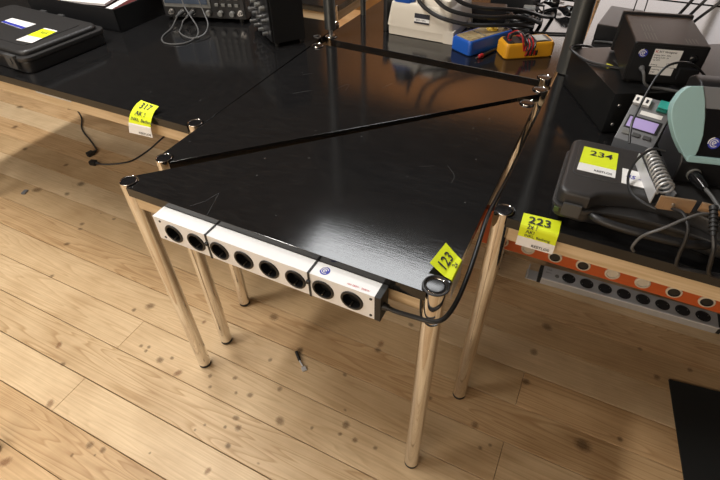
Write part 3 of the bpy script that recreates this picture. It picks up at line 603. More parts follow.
for x in (0.035, 0.080, 0.120, 0.31):
    p = W_ @ Vector((x, 0, 0.034 if x < 0.3 else 0.038)); d = (W_.to_3x3() @ Vector((0, -1, 0))); b = MB(); b.lathe(p, d, [(0, 0.010), (0.004, 0.010), (0.004, 0.0065), (0.018, 0.0065), (0.018, 0.004), (0.008, 0.003), (0.008, 0)], 16); b.build('connector', 'steel', sc); bn.append((p, d))
for x, y in ((0.03, 0.02), (0.30, 0.02), (0.03, 0.13), (0.30, 0.13)):
    p = W_ @ Vector((x, y, 0)); b = MB(); b.cyl(p, p + Vector((0, 0, 0.013)), 0.008, n=12); b.build('foot', 'rubber', sc)
def wp(o, *pts): return [LM(o) @ Vector(p) for p in pts]
b = MB(); p, d = bn[1]; b.lathe(p + d * 0.008, d, [(0, 0.0), (0.001, 0.0085), (0.02, 0.0085), (0.026, 0.005), (0.05, 0.004), (0.05, 0)], 14)
b.tube([p + d * 0.045, (-1.318, 0.815, 0.752), (-1.303, 0.772, 0.740), (-1.278, 0.700, 0.738), (-1.239, 0.660, 0.738), (-1.197, 0.657, 0.738), (-1.162, 0.684, 0.738), (-1.157, 0.737, 0.740), (-1.183, 0.782, 0.752), (-1.235, 0.815, 0.775), (-1.275, 0.835, 0.80), (-1.29, 0.845, 0.84), (-1.29, 0.850, 0.90), (-1.29, 0.87, 0.925), (-1.29, 0.94, 0.9155)], 0.0023, 8)
o = b.build('probe_lead', 'grey_cable'); tag(o, 'grey probe lead with the wider loop, plugged left on the oscilloscope', 'cable'); set_origin(o, tuple(p))
b = MB(); p, d = bn[2]; b.lathe(p + d * 0.008, d, [(0, 0.0), (0.001, 0.0085), (0.02, 0.0085), (0.026, 0.005), (0.05, 0.004), (0.05, 0)], 14)
b.tube([p + d * 0.045, (-1.285, 0.82, 0.752), (-1.270, 0.790, 0.742), (-1.245, 0.752, 0.7425), (-1.203, 0.727, 0.7425), (-1.155, 0.722, 0.7425), (-1.142, 0.765, 0.745), (-1.165, 0.818, 0.758), (-1.197, 0.845, 0.785), (-1.215, 0.852, 0.83), (-1.225, 0.862, 0.90), (-1.225, 0.89, 0.927), (-1.225, 0.96, 0.9155)], 0.0023, 8)
o = b.build('probe_lead', 'grey_cable'); tag(o, 'grey probe lead with the smaller loop, plugged right on the oscilloscope', 'cable'); set_origin(o, tuple(p))

sg = thing('signal_generator', 'black bench instrument turned sideways with a column of knobs, right of the oscilloscope', 'instrument', (-1.040, 0.915, ZT), R(-37))
W_ = LM(sg)
b = MB(); b.box((0.115, 0.062, 0.125), (0.23, 0.112, 0.226), bev=0.006, M4=W_); b.build('housing', 'scope', sg)
b = MB(); b.box((0.115, 0.003, 0.125), (0.222, 0.008, 0.215), bev=0.003, M4=W_); b.build('front_panel', 'black', sg)
d = W_.to_3x3() @ Vector((0, -1, 0))
for k in range(4):
    for q in range(5):
        p = W_ @ Vector((0.04 + 0.048 * k, 0, 0.036 + 0.04 * q)); b = MB(); r_ = 0.008 if q else 0.0065
        b.lathe(p, d, [(0, r_ + 0.001), (0.004, r_ + 0.001), (0.004, r_), (0.017, r_ * 0.9), (0.018, r_ * 0.7), (0.018, 0)], 14); b.build('connector' if q < 2 else 'knob', 'steel' if q < 2 else 'bezel', sg)
for x, y in ((0.02, 0.02), (0.21, 0.02), (0.02, 0.11), (0.21, 0.11)):
    p = W_ @ Vector((x, y, 0)); b = MB(); b.cyl(p, p + Vector((0, 0, 0.013)), 0.008, n=12); b.build('foot', 'rubber', sg)

# ------------------------------------------------------------------ back table: pale appliance, meters, cables
wd = thing('lab_appliance', 'beige plastic appliance with blue top and small label on the back table', 'appliance', (-0.44, 1.055, ZT), R(-2))
W_ = LM(wd)
b = MB(); sec = []
def loft(b, secs, M4, n=6):
    """rounded-rectangle sections (z, x0, x1, y0, y1, r) stacked into a body"""
    rings = [[M4 @ Vector((x, y, z)) for x, y in rrect(x0, x1, y0, y1, r, n)] for z, x0, x1, y0, y1, r in secs]; k = len(rings[0]); vs = [v for r_ in rings for v in r_]
    fs = [(i * k + j_, i * k + (j_ + 1) % k, (i + 1) * k + (j_ + 1) % k, (i + 1) * k + j_) for i in range(len(rings) - 1) for j_ in range(k)]
    fs += [tuple(range(k))[::-1], tuple((len(rings) - 1) * k + j_ for j_ in range(k))]; b.poly(vs, fs)
loft(b, [(0.002, -0.119, 0.112, -0.0005, 0.21, 0.010), (0.028, -0.120, 0.113, -0.0015, 0.21, 0.012), (0.032, -0.124, 0.118, -0.004, 0.215, 0.014), (0.085, -0.117, 0.110, 0.0, 0.215, 0.018), (0.104, -0.114, 0.104, 0.003, 0.213, 0.018), (0.110, -0.108, 0.098, 0.008, 0.21, 0.018)], W_)
loft(b, [(0.105, -0.030, 0.100, 0.006, 0.212, 0.02), (0.128, -0.029, 0.096, 0.010, 0.21, 0.022), (0.136, -0.022, 0.088, 0.018, 0.20, 0.025)], W_)
b.build('housing', 'beige', wd)
for x0, x1 in ((0.088, 0.124),):
    for y in (0.010, 0.19):
        b = MB(); b.box(((x0 + x1) / 2, y, 0.021), (x1 - x0, 0.028, 0.042), bev=0.004, M4=W_); b.build('foot', 'beige', wd)
b = MB(); loft(b, [(0.108, -0.106, -0.034, 0.004, 0.205, 0.018), (0.122, -0.108, -0.031, 0.003, 0.206, 0.02), (0.126, -0.104, -0.034, 0.007, 0.202, 0.02)], W_); b.build('top_cover', 'blue', wd)
b = MB(); loft(b, [(0.126, -0.100, -0.038, 0.012, 0.198, 0.018), (0.18, -0.098, -0.040, 0.016, 0.195, 0.02), (0.19, -0.088, -0.05, 0.03, 0.18, 0.02)], W_); b.build('handle_block', 'black', wd)
b = MB(); b.box((-0.139, 0.08, 0.06), (0.014, 0.13, 0.12), bev=0.004, M4=W_); b.build('side_panel', 'scope', wd)
fx = W_.to_3x3() @ Vector((1, 0, 0)); fz = (W_.to_3x3() @ Vector((0, 0.09, 1))).normalized()
lo = W_ @ Vector((-0.020, -0.0035, 0.052))
f = plane_fn(lo, fx, fz, 0.0012); f2 = plane_fn(lo, fx, fz, 0.0016)
b = MB(); b.use('white'); b.poly([f(0, 0), f(0.055, 0), f(0.055, 0.032), f(0, 0.032)], [(0, 1, 2, 3)]); b.use('ink'); b.poly([f2(0, 0.017), f2(0.055, 0.017), f2(0.055, 0.032), f2(0, 0.032)], [(0, 1, 2, 3)]); b.poly([f2(0, 0), f2(0.055, 0), f2(0.055, 0.006), f2(0, 0.006)], [(0, 1, 2, 3)])
b.text('230V~ 50Hz', 0.007, lambda u, v: f2(u + 0.006, v + 0.009)); o = b.build('rating_label', None, wd, smooth=False); o['label'] = 'small black and white rating label'

def multimeter(loc, rz, body, label, L=0.185, Wd=0.085, H=0.042, face='tan', knob='meter_knob', tilt=0, flip=False):
    Y = (lambda y: L - y) if flip else (lambda y: y)
    t = thing('multimeter', label, 'multimeter', loc, rz); W = LM(t) @ Matrix.Rotation(tilt, 4, 'X')
    b = MB(); loft(b, [(0.0, -Wd / 2 + .004, Wd / 2 - .004, 0.004, L - .004, 0.012), (0.004, -Wd / 2, Wd / 2, 0, L, 0.014), (H - 0.008, -Wd / 2, Wd / 2, 0, L, 0.014), (H, -Wd / 2 + .005, Wd / 2 - .005, 0.005, L - .005, 0.012)], W); b.build('holster', body, t)
    b = MB(); b.prism(rrect(-Wd / 2 + 0.010, Wd / 2 - 0.010, 0.010, L - 0.010, 0.008), H - 0.004, H + 0.0015, bev=0.001, M4=W); b.build('face_plate', face, t)
    b = MB(); b.box((0, Y(L - 0.042), H + 0.001), (Wd - 0.032, 0.036, 0.004), bev=0.001, M4=W); b.build('display', 'tan' if flip else 'lcd', t)
    p = W @ Vector((0, Y(L * (0.30 if flip else 0.46)), H + 0.001)); n_ = W.to_3x3() @ Vector((0, 0, 1)); b = MB(); b.lathe(p, n_, [(0, 0.019), (0.006, 0.018), (0.008, 0.015), (0.008, 0)], 22)
    b.box((0, Y(L * (0.30 if flip else 0.46)), H + 0.011), (0.006, 0.032, 0.008), M4=W, bev=0.001, rz=0.6); b.build('rotary_knob', knob, t)
    for q in range(3):
        p = W @ Vector((-0.022 + 0.022 * q, Y(0.020 if flip else 0.026), H + 0.001)); b = MB(); b.lathe(p, n_, [(0, 0.007), (0.003, 0.007), (0.003, 0.004), (0.0005, 0.0035), (0.0005, 0)], 14); b.build('jack', 'black' if q != 1 else 'red', t)
    for q in range(4): b = MB(); b.box((-0.024 + 0.016 * q, Y(L * 0.60), H + 0.002), (0.010, 0.006, 0.003), bev=0.001, M4=W); b.build('button', 'bezel', t)
    return t
m1 = multimeter((-0.276, 0.995, ZT), R(-30), 'blue', 'blue multimeter with a yellow knob, lying beside the beige appliance', L=0.20, Wd=0.09, H=0.045, tilt=R(0), flip=True)
m2 = multimeter((-0.152, 1.030, ZT), R(-56), 'meter_yellow', 'orange-yellow multimeter with red and black leads wound around it', L=0.165, Wd=0.078, H=0.046, face='black', knob='black')
W_ = LM(m2)
for m_, off, lab in (('red', 0.0, 'red test lead wound around the orange-yellow multimeter'), ('cable', 0.007, 'black test lead wound around the orange-yellow multimeter')):
    b = MB(); pts = []
    for k in range(3 * 12 + 1):
        a = 2 * PI * k / 12; y = 0.060 + off + k / 36 * 0.040 + 0.004 * math.sin(k); e = 0.0035
        ca, sa = math.cos(a), math.sin(a); hw, hh = 0.039 + e, 0.026
        sq = max(abs(ca), abs(sa)); pts.append(W_ @ Vector((hw * ca / sq ** 0.75, y, max(0.0035, 0.0255 + hh * sa / sq ** 0.6))))
    st = [W_ @ Vector((-0.01 + off, 0.026, 0.062)), W_ @ Vector((0.01 + off, 0.040, 0.078)), W_ @ Vector((0.035, 0.05 + off, 0.066))]
    b.tube(st + pts, 0.0028, 7, 3)
    b.lathe(W_ @ Vector((-0.01 + off, 0.026, 0.049)), (0, 0, 1), [(0, 0.0), (0, 0.0055), (0.012, 0.0055), (0.015, 0.0035), (0.015, 0)], 12)
    o = b.build('test_lead', m_); tag(o, lab, 'test lead'); set_origin(o, tuple(W_ @ Vector((0, 0.08, 0))))
b = MB(); b.use('red'); b.cyl((-0.205, 0.975, 0.742), (-0.198, 0.991, 0.742), 0.006, 0.007, n=12, bev=0.001); b.use('black'); b.cyl((-0.198, 0.991, 0.742), (-0.172, 1.060, 0.742), 0.0055, 0.004, n=12); b.use('steel'); b.cyl((-0.211, 0.960, 0.742), (-0.205, 0.975, 0.742), 0.0018, n=8)
o = b.build('test_probe', None); tag(o, 'red-tipped test probe lying between the blue and the yellow multimeter', 'test probe'); set_origin(o, (-0.17, 1.0, ZT))

def cable_thing(name, label, cat, pts, r, m_='cable', group=None, res=8):
    b = MB(); b.tube(pts, r, 8, res); o = b.build(name, m_); tag(o, label, cat, group); set_origin(o, tuple(Vector(pts[0]))); return o
for k, (dz, dy, lab) in enumerate(((0.0, 0.0, 'lowest of the thick black cables curving right from the beige appliance'), (0.016, 0.012, 'middle one of the thick black cables curving over the blue multimeter'), (0.034, 0.020, 'uppermost of the thick black cables hanging beside the beige appliance'))):
    pts = [[(-0.470, 1.045, 0.93), (-0.447, 1.040, 0.868), (-0.402, 1.035, 0.836), (-0.342, 1.035, 0.818), (-0.27, 1.055, 0.806), (-0.195, 1.10, 0.800), (-0.135, 1.18, 0.785), (-0.105, 1.27, 0.757), (-0.125, 1.38, 0.7425), (-0.20, 1.425, 0.7425)],
           [(-0.425, 1.035, 0.965), (-0.400, 1.032, 0.898), (-0.355, 1.035, 0.856), (-0.295, 1.055, 0.836), (-0.22, 1.10, 0.822), (-0.15, 1.17, 0.812), (-0.11, 1.26, 0.782), (-0.088, 1.36, 0.7425), (-0.098, 1.43, 0.7425)],
           [(-0.385, 1.06, 0.975), (-0.360, 1.055, 0.915), (-0.315, 1.06, 0.872), (-0.255, 1.09, 0.851), (-0.185, 1.14, 0.840), (-0.125, 1.22, 0.818), (-0.082, 1.32, 0.778), (-0.062, 1.44, 0.7425), (-0.065, 1.475, 0.7425)]][k]
    cable_thing('thick_cable', lab, 'cable', pts, 0.0066)
# black mains adapters and plugs behind the meters
def adapter(loc, rz, d, label, lead):
    t = thing('mains_adapter', label, 'adapter', loc, rz); W = LM(t)
    b = MB(); b.box((0, 0, d[2] / 2), d, bev=0.006, M4=W); b.build('housing', 'black', t)
    b = MB(); b.cyl(W @ Vector((d[0] / 2, 0, d[2] / 2)), W @ Vector((d[0] / 2 + 0.03, 0, d[2] / 2)), 0.006, 0.0035, n=10); b.tube([W @ Vector((d[0] / 2 + 0.026, 0, d[2] / 2))] + [Vector(p) for p in lead], 0.0028, 7); b.build('lead', 'cable', t)
    return t
adapter((-0.285, 1.350, ZT), R(12), (0.14, 0.07, 0.045), 'black power adapter behind the blue multimeter, the left one', [(-0.17, 1.385, 0.745), (-0.16, 1.43, 0.739), (-0.28, 1.46, 0.739)])
adapter((-0.215, 1.505, ZT), R(-8), (0.17, 0.09, 0.055), 'black power adapter near the top edge, right of the beige appliance', [(-0.10, 1.48, 0.745), (-0.10, 1.43, 0.739), (-0.13, 1.40, 0.739)])
def cam_plug(loc, rz, label, lead):
    t = thing('mains_plug', label, 'plug', loc, rz); W = LM(t); c = W @ Vector((0, 0, 0.021)); d = W.to_3x3() @ Vector((1, 0, 0))
    b = MB(); b.lathe(c, d, [(0, 0.0), (0, 0.017), (0.004, 0.0195), (0.022, 0.0195), (0.034, 0.013), (0.042, 0.0095), (0.056, 0.006), (0.056, 0)], 22); b.build('housing', 'gloss', t)
    b = MB()
    for q in (-1, 1): b.cyl(c + W.to_3x3() @ Vector((0, q * 0.0095, 0)), c + W.to_3x3() @ Vector((-0.019, q * 0.0095, 0)), 0.0024, n=10)
    b.build('pin', 'steel', t); b = MB(); b.tube([c + d * 0.054] + [Vector(p) for p in lead], 0.0035, 8); b.build('lead', 'cable', t)
cam_plug((0.000, 1.485, ZT), R(155), 'glossy black mains plug lying left of the thick grey post near the top', [(-0.075, 1.53, 0.745), (-0.105, 1.50, 0.7395), (-0.125, 1.44, 0.7395), (-0.130, 1.37, 0.7395)])
cam_plug((-0.060, 1.57, ZT), R(190), 'black mains plug lying farthest back on the back table, beside the glossy plug', [(-0.13, 1.57, 0.745), (-0.16, 1.61, 0.7395), (-0.22, 1.63, 0.7395)])
pts = []
for k in range(5 * 12 + 1):
    a = 2 * PI * k / 12; r_ = 0.058 + 0.006 * math.sin(k * 0.9); pts.append((-0.150 + 0.75 * r_ * math.cos(a), 1.325 + r_ * math.sin(a), 0.7395 + 0.0007 * k + 0.003 * math.sin(k * 0.7)))
cable_thing('coiled_cable', 'coil of black cable lying on the back table behind the two multimeters', 'cable', pts, 0.0042, res=3)
cable_thing('flat_cable', 'straight black cable lying across the back table between plug and multimeters', 'cable', [(-0.150, 1.248, ZT + 0.0038), (-0.06, 1.276, ZT + 0.0038), (0.028, 1.304, ZT + 0.0038)], 0.0036)
b = MB(); b.cyl((-0.165, 1.415, 0.757), (-0.125, 1.425, 0.757), 0.022, 0.022, n=20, bev=0.002); o = b.build('cable_reel', 'bezel'); tag(o, 'small dark grey roll lying among the black adapters near the top edge', 'roll'); set_origin(o, (-0.145, 1.42, ZT))

# ------------------------------------------------------------------ right table: equipment
bx = thing('equipment_enclosure', 'large flat black metal box under the black power supply', 'enclosure', (0.198, 0.655, ZT), R(28.5))
W_ = LM(bx); HB = 0.105; bw, bd = 0.42, 0.275
b = MB(); b.box((bw / 2, bd / 2, HB / 2 + 0.002), (bw, bd, HB - 0.004), bev=0.0012, M4=W_); b.build('housing', 'box', bx)
for x, z in ((0.02, 0.075), (0.02, 0.025), (0.40, 0.075)):
    p = W_ @ Vector((x, 0, z)); d = W_.to_3x3() @ Vector((0, -1, 0)); b = MB(); b.lathe(p, d, [(0, 0.0045), (0.001, 0.0045), (0.0022, 0.003), (0.0022, 0)], 12); b.build('screw', 'steel', bx)
for k in range(6):
    b = MB(); b.box((0.16 + 0.0 * k, 0.030 + 0.0 * k, HB), (0.001, 0.001, 0.001), M4=W_); b.bm.free()
sm = LM(bx); f = plane_fn(sm @ Vector((0.048, 0.150, HB)), sm.to_3x3() @ Vector((1, 0.1, 0)), sm.to_3x3() @ Vector((-0.1, 1, 0)), 0.0006)
b = MB(); b.poly([f(-0.012, -0.010), f(0.020, -0.012), f(0.004, 0.020)], [(0, 1, 2)]); o = b.build('warning_sticker', 'warn', bx, smooth=False); o['label'] = 'small yellow triangular sticker'
for k in range(3):
    for q in range(2):
        f = plane_fn(sm @ Vector((0.075 + 0.045 * k, 0.018 + 0.016 * q, HB)), sm.to_3x3() @ Vector((1, 0, 0)), sm.to_3x3() @ Vector((0, 1, 0)), 0.0005)
        b = MB(); b.poly([f(0, 0), f(0.028, 0), f(0.028, 0.004), f(0, 0.004)], [(0, 1, 2, 3)]); b.build('vent_slot', 'ink', bx, smooth=False)
for k in range(5):
    f = plane_fn(sm @ Vector((0.075 + 0.006 * k, 0.13, HB)), sm.to_3x3() @ Vector((1, 0, 0)), sm.to_3x3() @ Vector((0, 1, 0)), 0.0005)
    b = MB(); b.poly([f(0, 0), f(0.002, 0), f(0.002, 0.06), f(0, 0.06)], [(0, 1, 2, 3)]); b.build('vent_slot', 'slot', bx, smooth=False)

pu = thing('power_supply', 'black metal power supply with white rating labels, on top of the flat black box', 'power supply', (0.2035, 0.7250, ZT + HB), R(11.1))
W_ = LM(pu); pw, pd, ph = 0.157, 0.20, 0.098
b = MB(); b.box((pw / 2, pd / 2, ph / 2 + 0.003), (pw, pd, ph - 0.006), bev=0.006, M4=W_, seg=3); b.build('cover', 'psu', pu)
b = MB(); b.box((pw / 2, 0.0005, ph / 2 + 0.003), (pw - 0.012, 0.003, ph - 0.016), M4=W_); b.build('rear_panel', 'black', pu)
b = MB(); b.box((pw / 2, pd + 0.003, ph / 2 + 0.003), (pw + 0.008, 0.012, ph + 0.002), bev=0.003, M4=W_); b.build('front_bezel', 'black', pu)
for k in range(4):
    for x0, y0 in ((0.026, 0.020), (0.026, 0.075), (0.110, 0.012)):
        f = plane_fn(W_ @ Vector((x0 + 0.007 * k, y0, ph)), W_.to_3x3() @ Vector((1, 0, 0)), W_.to_3x3() @ Vector((0, 1, 0)), 0.0004)
        b = MB(); L_ = 0.045 if x0 < 0.1 else 0.03; b.poly([f(0, 0), f(0.0022, 0), f(0.0022, L_), f(0, L_)], [(0, 1, 2, 3)]); b.build('vent_slot', 'slot', pu, smooth=False)
fx = W_.to_3x3() @ Vector((1, 0, 0))
def pf_(x, z, e=0.0006): return plane_fn(W_ @ Vector((x, -0.001, z)), fx, (0, 0, 1), e)
b = MB(); f = pf_(0.046, 0.046); b.use('white'); b.poly([f(0, 0), f(0.058, 0), f(0.058, 0.040), f(0, 0.040)], [(0, 1, 2, 3)]); f = pf_(0.052, 0.027); b.poly([f(0, 0), f(0.048, 0), f(0.048, 0.018), f(0, 0.018)], [(0, 1, 2, 3)])
b.use('red_ink'); b.text('K', 0.008, (lambda g: lambda u, v: g(u, v))(pf_(0.048, 0.078, 0.001)), wide=1.3)
b.use('ink'); b.text('BST Netzgerat', 0.0062, pf_(0.056, 0.0785, 0.001)); b.text('Eingang 230V~ 50Hz', 0.0042, pf_(0.048, 0.071, 0.001)); b.text('Ausgang 0-30V  2A', 0.0042, pf_(0.048, 0.0655, 0.001)); b.text('Typ 2229', 0.0042, pf_(0.048, 0.060, 0.001)); b.text('CE  NV', 0.0055, pf_(0.080, 0.052, 0.001)); b.text('Achtung', 0.0042, pf_(0.048, 0.049, 0.001)); b.text('Sicherung 1.6 A', 0.0042, pf_(0.054, 0.038, 0.001)); b.text('trage', 0.0042, pf_(0.054, 0.032, 0.001))
o = b.build('rating_label', None, pu, smooth=False); o['label'] = 'two white printed rating labels'
round_logo(pu, W_ @ Vector((0.024, -0.0012, 0.074)), fx, (0, 0, 1), 0.010)
b = MB(); b.box((0.130, -0.006, 0.036), (0.040, 0.014, 0.026), bev=0.002, M4=W_); b.build('mains_inlet', 'black', pu)
d = W_.to_3x3() @ Vector((0, -1, 0)); b = MB(); b.lathe(W_ @ Vector((0.130, 0, 0.070)), d, [(0, 0.010), (0.006, 0.009), (0.008, 0.006), (0.008, 0)], 18); b.build('fuse_holder', 'gloss', pu)
b = MB(); b.lathe(W_ @ Vector((0.033, 0, 0.040)), d, [(0, 0.0065), (0.006, 0.006), (0.016, 0.004), (0.016, 0)], 14)
b.tube([W_ @ Vector(p) for p in ((0.033, -0.014, 0.040), (0.036, -0.026, 0.034), (0.044, -0.030, 0.016), (0.062, -0.027, 0.006), (0.090, -0.022, 0.0035), (0.13, -0.030, 0.0035), (0.16, -0.02, 0.0035))], 0.0035, 8); b.build('mains_lead', 'grey_cable', pu)
for x, y in ((0.02, 0.02), (pw - 0.02, 0.02), (0.02, pd - 0.02), (pw - 0.02, pd - 0.02)):
    p = W_ @ Vector((x, y, 0)); b = MB(); b.cyl(p, p + Vector((0, 0, 0.004)), 0.008, n=12); b.build('foot', 'rubber', pu)

# plastic tool case with lot label 234
tcse = thing('tool_case', 'dark grey plastic tool case with the yellow 234 label, on the right table', 'case', (0.137, 0.252, ZT), R(0.5))
W_ = LM(tcse)
def case_outline(e, dip, L=0.46, D=0.215):
    """plan of the case, front edge dished in the middle for the carrying handle"""
    o = []; x0, x1, y0, y1 = e, L - e, e, D - e; r = 0.02
    for k in range(5): a = R(180 + 90 * k / 4); o.append((x0 + r + r * math.cos(a), y0 + r + r * math.sin(a)))
    for k in range(21):
        x = 0.062 + k / 20 * 0.22; s_ = math.sin(PI * k / 20) ** 0.6 if 0 < k < 20 else 0; o.append((x, y0 + dip * s_))
    for k in range(5): a = R(270 + 90 * k / 4); o.append((x1 - r + r * math.cos(a), y0 + r + r * math.sin(a)))
    for k in range(5): a = R(90 * k / 4); o.append((x1 - r + r * math.cos(a), y1 - r + r * math.sin(a)))
    for k in range(5): a = R(90 + 90 * k / 4); o.append((x0 + r + r * math.cos(a), y1 - r + r * math.sin(a)))
    return o
b = MB(); b.prism(case_outline(0.030, 0.010), 0.0, 0.024, bev=0.003, M4=W_); b.prism(case_outline(0.004, 0.020), 0.021, 0.040, bev=0.004, M4=W_); b.build('body', 'case_dark', tcse)
b = MB(); b.prism(case_outline(0.0, 0.020), 0.0415, 0.050, bev=0.0025, M4=W_); b.prism(case_outline(0.005, 0.042), 0.048, 0.081, bev=0.009, M4=W_, seg=4); b.prism(rrect(0.02, 0.44, 0.068, 0.20, 0.012), 0.079, 0.0825, bev=0.002, M4=W_); clid = b.build('lid', 'case', tcse)
b = MB(); b.tube(wp(tcse, (0.070, 0.020, 0.038), (0.085, 0.002, 0.040), (0.12, -0.006, 0.040), (0.17, -0.008, 0.040), (0.23, -0.005, 0.040), (0.262, 0.004, 0.040), (0.275, 0.020, 0.038)), 0.0085, 10); b.build('handle', 'black', tcse)
for x in (0.038, 0.325):
    b = MB(); b.box((x, 0.0005, 0.045), (0.034, 0.006, 0.028), bev=0.002, M4=W_); la = b.build('latch', 'latch', tcse)
b = MB(); b.box((0.012, 0.0015, 0.040), (0.009, 0.006, 0.009), bev=0.001, M4=W_); o = b.build('size_mark', 'green', tcse); o['label'] = 'small green mark at the corner'
zt = ZT + 0.0828
b = MB(); Q = [Vector((0.163, 0.336, zt)), Vector((0.233, 0.336, zt)), Vector((0.231, 0.428, zt)), Vector((0.165, 0.428, zt))]
qsheet(b, 'white', 0, 1, 0, 1); qsheet(b, 'yellow', 0, 1, 0.30, 1.0, 0.0006); s1 = b.build('sticker', None, tcse, smooth=False); s1['label'] = 'yellow and white sticker with 234'
b = MB(); b.text('234', 0.027, plane_fn((0.178, 0.398, zt + 0.0009), (1, -0.02, 0), (0.02, 1, 0)), wide=1.1); b.build('lettering', 'ink', s1, smooth=False); b = MB(); b.text('RESTLOS', 0.0085, plane_fn((0.193, 0.342, zt + 0.0007), (1, 0, 0), (0, 1, 0))); b.build('lettering', 'ink', s1, smooth=False)
b = MB(); Q = [Vector((0.245, 0.325, zt)), Vector((0.305, 0.325, zt)), Vector((0.305, 0.375, zt)), Vector((0.243, 0.378, zt))]; qsheet(b, 'white', 0, 1, 0, 1); s2 = b.build('sticker', None, tcse, smooth=False); s2['label'] = 'white sticker with blue handwriting'
b = MB(); b.text('45 - 2', 0.017, plane_fn((0.250, 0.346, zt + 0.0006), (1, -0.05, 0), (0.05, 1, 0)), shear=0.2); b.build('lettering', 'blue_ink', s2, smooth=False)

# grey box with violet display
gd = thing('controller_unit', 'grey sloped controller with a violet display, in front of the flat black box', 'controller', (0.222, 0.556, ZT), R(-13))
W_ = LM(gd)
pr = [(0.0, 0.0), (0.0, 0.050), (0.072, 0.118), (0.088, 0.118), (0.088, 0.0)]
X = W_ @ Matrix(((0, 0, 1, 0), (1, 0, 0, 0), (0, 1, 0, 0), (0, 0, 0, 1)))
b = MB(); b.prism(pr, 0.0, 0.082, bev=0.003, M4=X); b.build('housing', 'grey', gd)
uy = (W_.to_3x3() @ Vector((0, 0.072, 0.068))).normalized(); ux = W_.to_3x3() @ Vector((1, 0, 0)); o0 = W_ @ Vector((0, 0, 0.050)); gn = ux.cross(uy)
GX = Matrix((ux, uy, gn)).transposed().to_4x4(); GX.translation = o0
b = MB(); b.box((0.041, 0.044, 0.0005), (0.070, 0.030, 0.003), bev=0.001, M4=GX); o = b.build('display_frame', 'black', gd)
b = MB(); b.box((0.040, 0.0435, 0.0022), (0.060, 0.023, 0.001), M4=GX); b.build('screen', 'violet', o)
for k in range(3): b = MB(); b.box((0.017 + 0.022 * k, 0.018, 0.0015), (0.016, 0.008, 0.005), bev=0.001, M4=GX); b.build('button', 'bezel' if k == 0 else 'latch', gd)
b = MB(); b.box((0.047, 0.070, 0.0003), (0.045, 0.009, 0.0008), M4=GX); o = b.build('name_label', 'white', gd)
b = MB(); b.box((0.018, 0.092, 0.006), (0.034, 0.018, 0.012), bev=0.001, M4=GX); o = b.build('connector_block', 'white', gd)
for k in range(3): b = MB(); b.box((0.008 + 0.010 * k, 0.092, 0.0122), (0.005, 0.008, 0.001), M4=GX); b.build('terminal', 'ink', o)
b = MB(); b.use('teal'); b.box((0.062, 0.094, 0.007), (0.021, 0.017, 0.014), bev=0.0015, M4=GX); b.use('teal_dark'); b.box((0.062, 0.083, 0.004), (0.021, 0.006, 0.008), bev=0.001, M4=GX); o = b.build('push_button', None, gd); o['label'] = 'square teal button'

# soldering station
ss = thing('soldering_station', 'black and mint soldering station with a round blue sticker at the right edge', 'soldering station', (0.3253, 0.3582, ZT + 0.0875), R(13))
KS = 0.861; W_ = LM(ss) @ Matrix.Scale(KS, 4); sw, sd = 0.165, 0.145
X = W_ @ Matrix(((0, 0, 1, 0), (1, 0, 0, 0), (0, 1, 0, 0), (0, 0, 0, 1)))
b = MB(); b.prism([(0.0, 0.005), (0.0, 0.050), (0.010, 0.058), (0.066, 0.182), (0.085, 0.190), (0.12, 0.190), (sd, 0.175), (sd, 0.005)], 0.0, sw, bev=0.005, M4=X, seg=3); b.build('housing', 'black', ss)
ux = LM(ss).to_3x3() @ Vector((1, 0, 0)); uy = (LM(ss).to_3x3() @ Vector((0, 0.056, 0.124))).normalized(); GX = Matrix((ux, uy, ux.cross(uy))).transposed().to_4x4(); GX.translation = W_ @ Vector((0, 0.010, 0.058)); GX = GX @ Matrix.Scale(KS, 4)
out = [(0.0123, -0.0073), (-0.0005, 0.0080), (-0.0111, 0.0216), (-0.0225, 0.038), (-0.0316, 0.0546), (-0.0385, 0.069), (-0.0428, 0.0819), (-0.0452, 0.095), (-0.0448, 0.1066), (-0.0379, 0.126), (-0.0300, 0.136), (-0.0217, 0.141), (-0.0002, 0.1428), (0.011, 0.1167), (0.021, 0.0821), (0.027, 0.0484), (0.0264, 0.0175), (0.0224, -0.0019)]
b = MB(); b.prism(out, -0.016, 0.007, bev=0.002, M4=GX, seg=3); b.build('mint_shell', 'mint', ss)
b = MB(); b.prism(rrect(0.010, sw, -0.008, 0.006, 0.005), -0.010, 0.009, bev=0.003, M4=GX); b.build('mint_sill', 'mint', ss)
b = MB(); b.prism(rrect(0.022, sw - 0.004, 0.008, 0.100, 0.004), -0.002, 0.004, bev=0.0015, M4=GX); fp = b.build('front_panel', 'gloss', ss)
b = MB(); b.prism([(0.0, 0.1425), (0.016, 0.101), (sw - 0.004, 0.101), (sw - 0.004, 0.1425)], -0.010, 0.004, bev=0.002, M4=GX); b.build('display_hood', 'grey', ss)
b = MB(); b.box((0.085, 0.104, 0.0045), (0.05, 0.028, 0.004), M4=GX, bev=0.001); b.build('display', 'gloss', ss)
b = MB(); b.lathe(GX @ Vector((0.105, 0.060, 0.004)), GX.to_3x3() @ Vector((0, 0, 1)), [(0, 0.014), (0.009, 0.012), (0.010, 0.010), (0.010, 0)], 22); b.build('knob', 'bezel', ss)
round_logo(ss, GX @ Vector((0.0516, 0.0347, 0.0042)), ux, uy, 0.0105)
d = (W_.to_3x3() @ Vector((0, -1, 0))).normalized()
for x in (0.036, 0.105):
    b = MB(); b.lathe(W_ @ Vector((x, 0, 0.026)), d, [(0, 0.012), (0.004, 0.012), (0.004, 0.009), (0.004, 0)], 20); b.build('connector', 'bezel', ss)
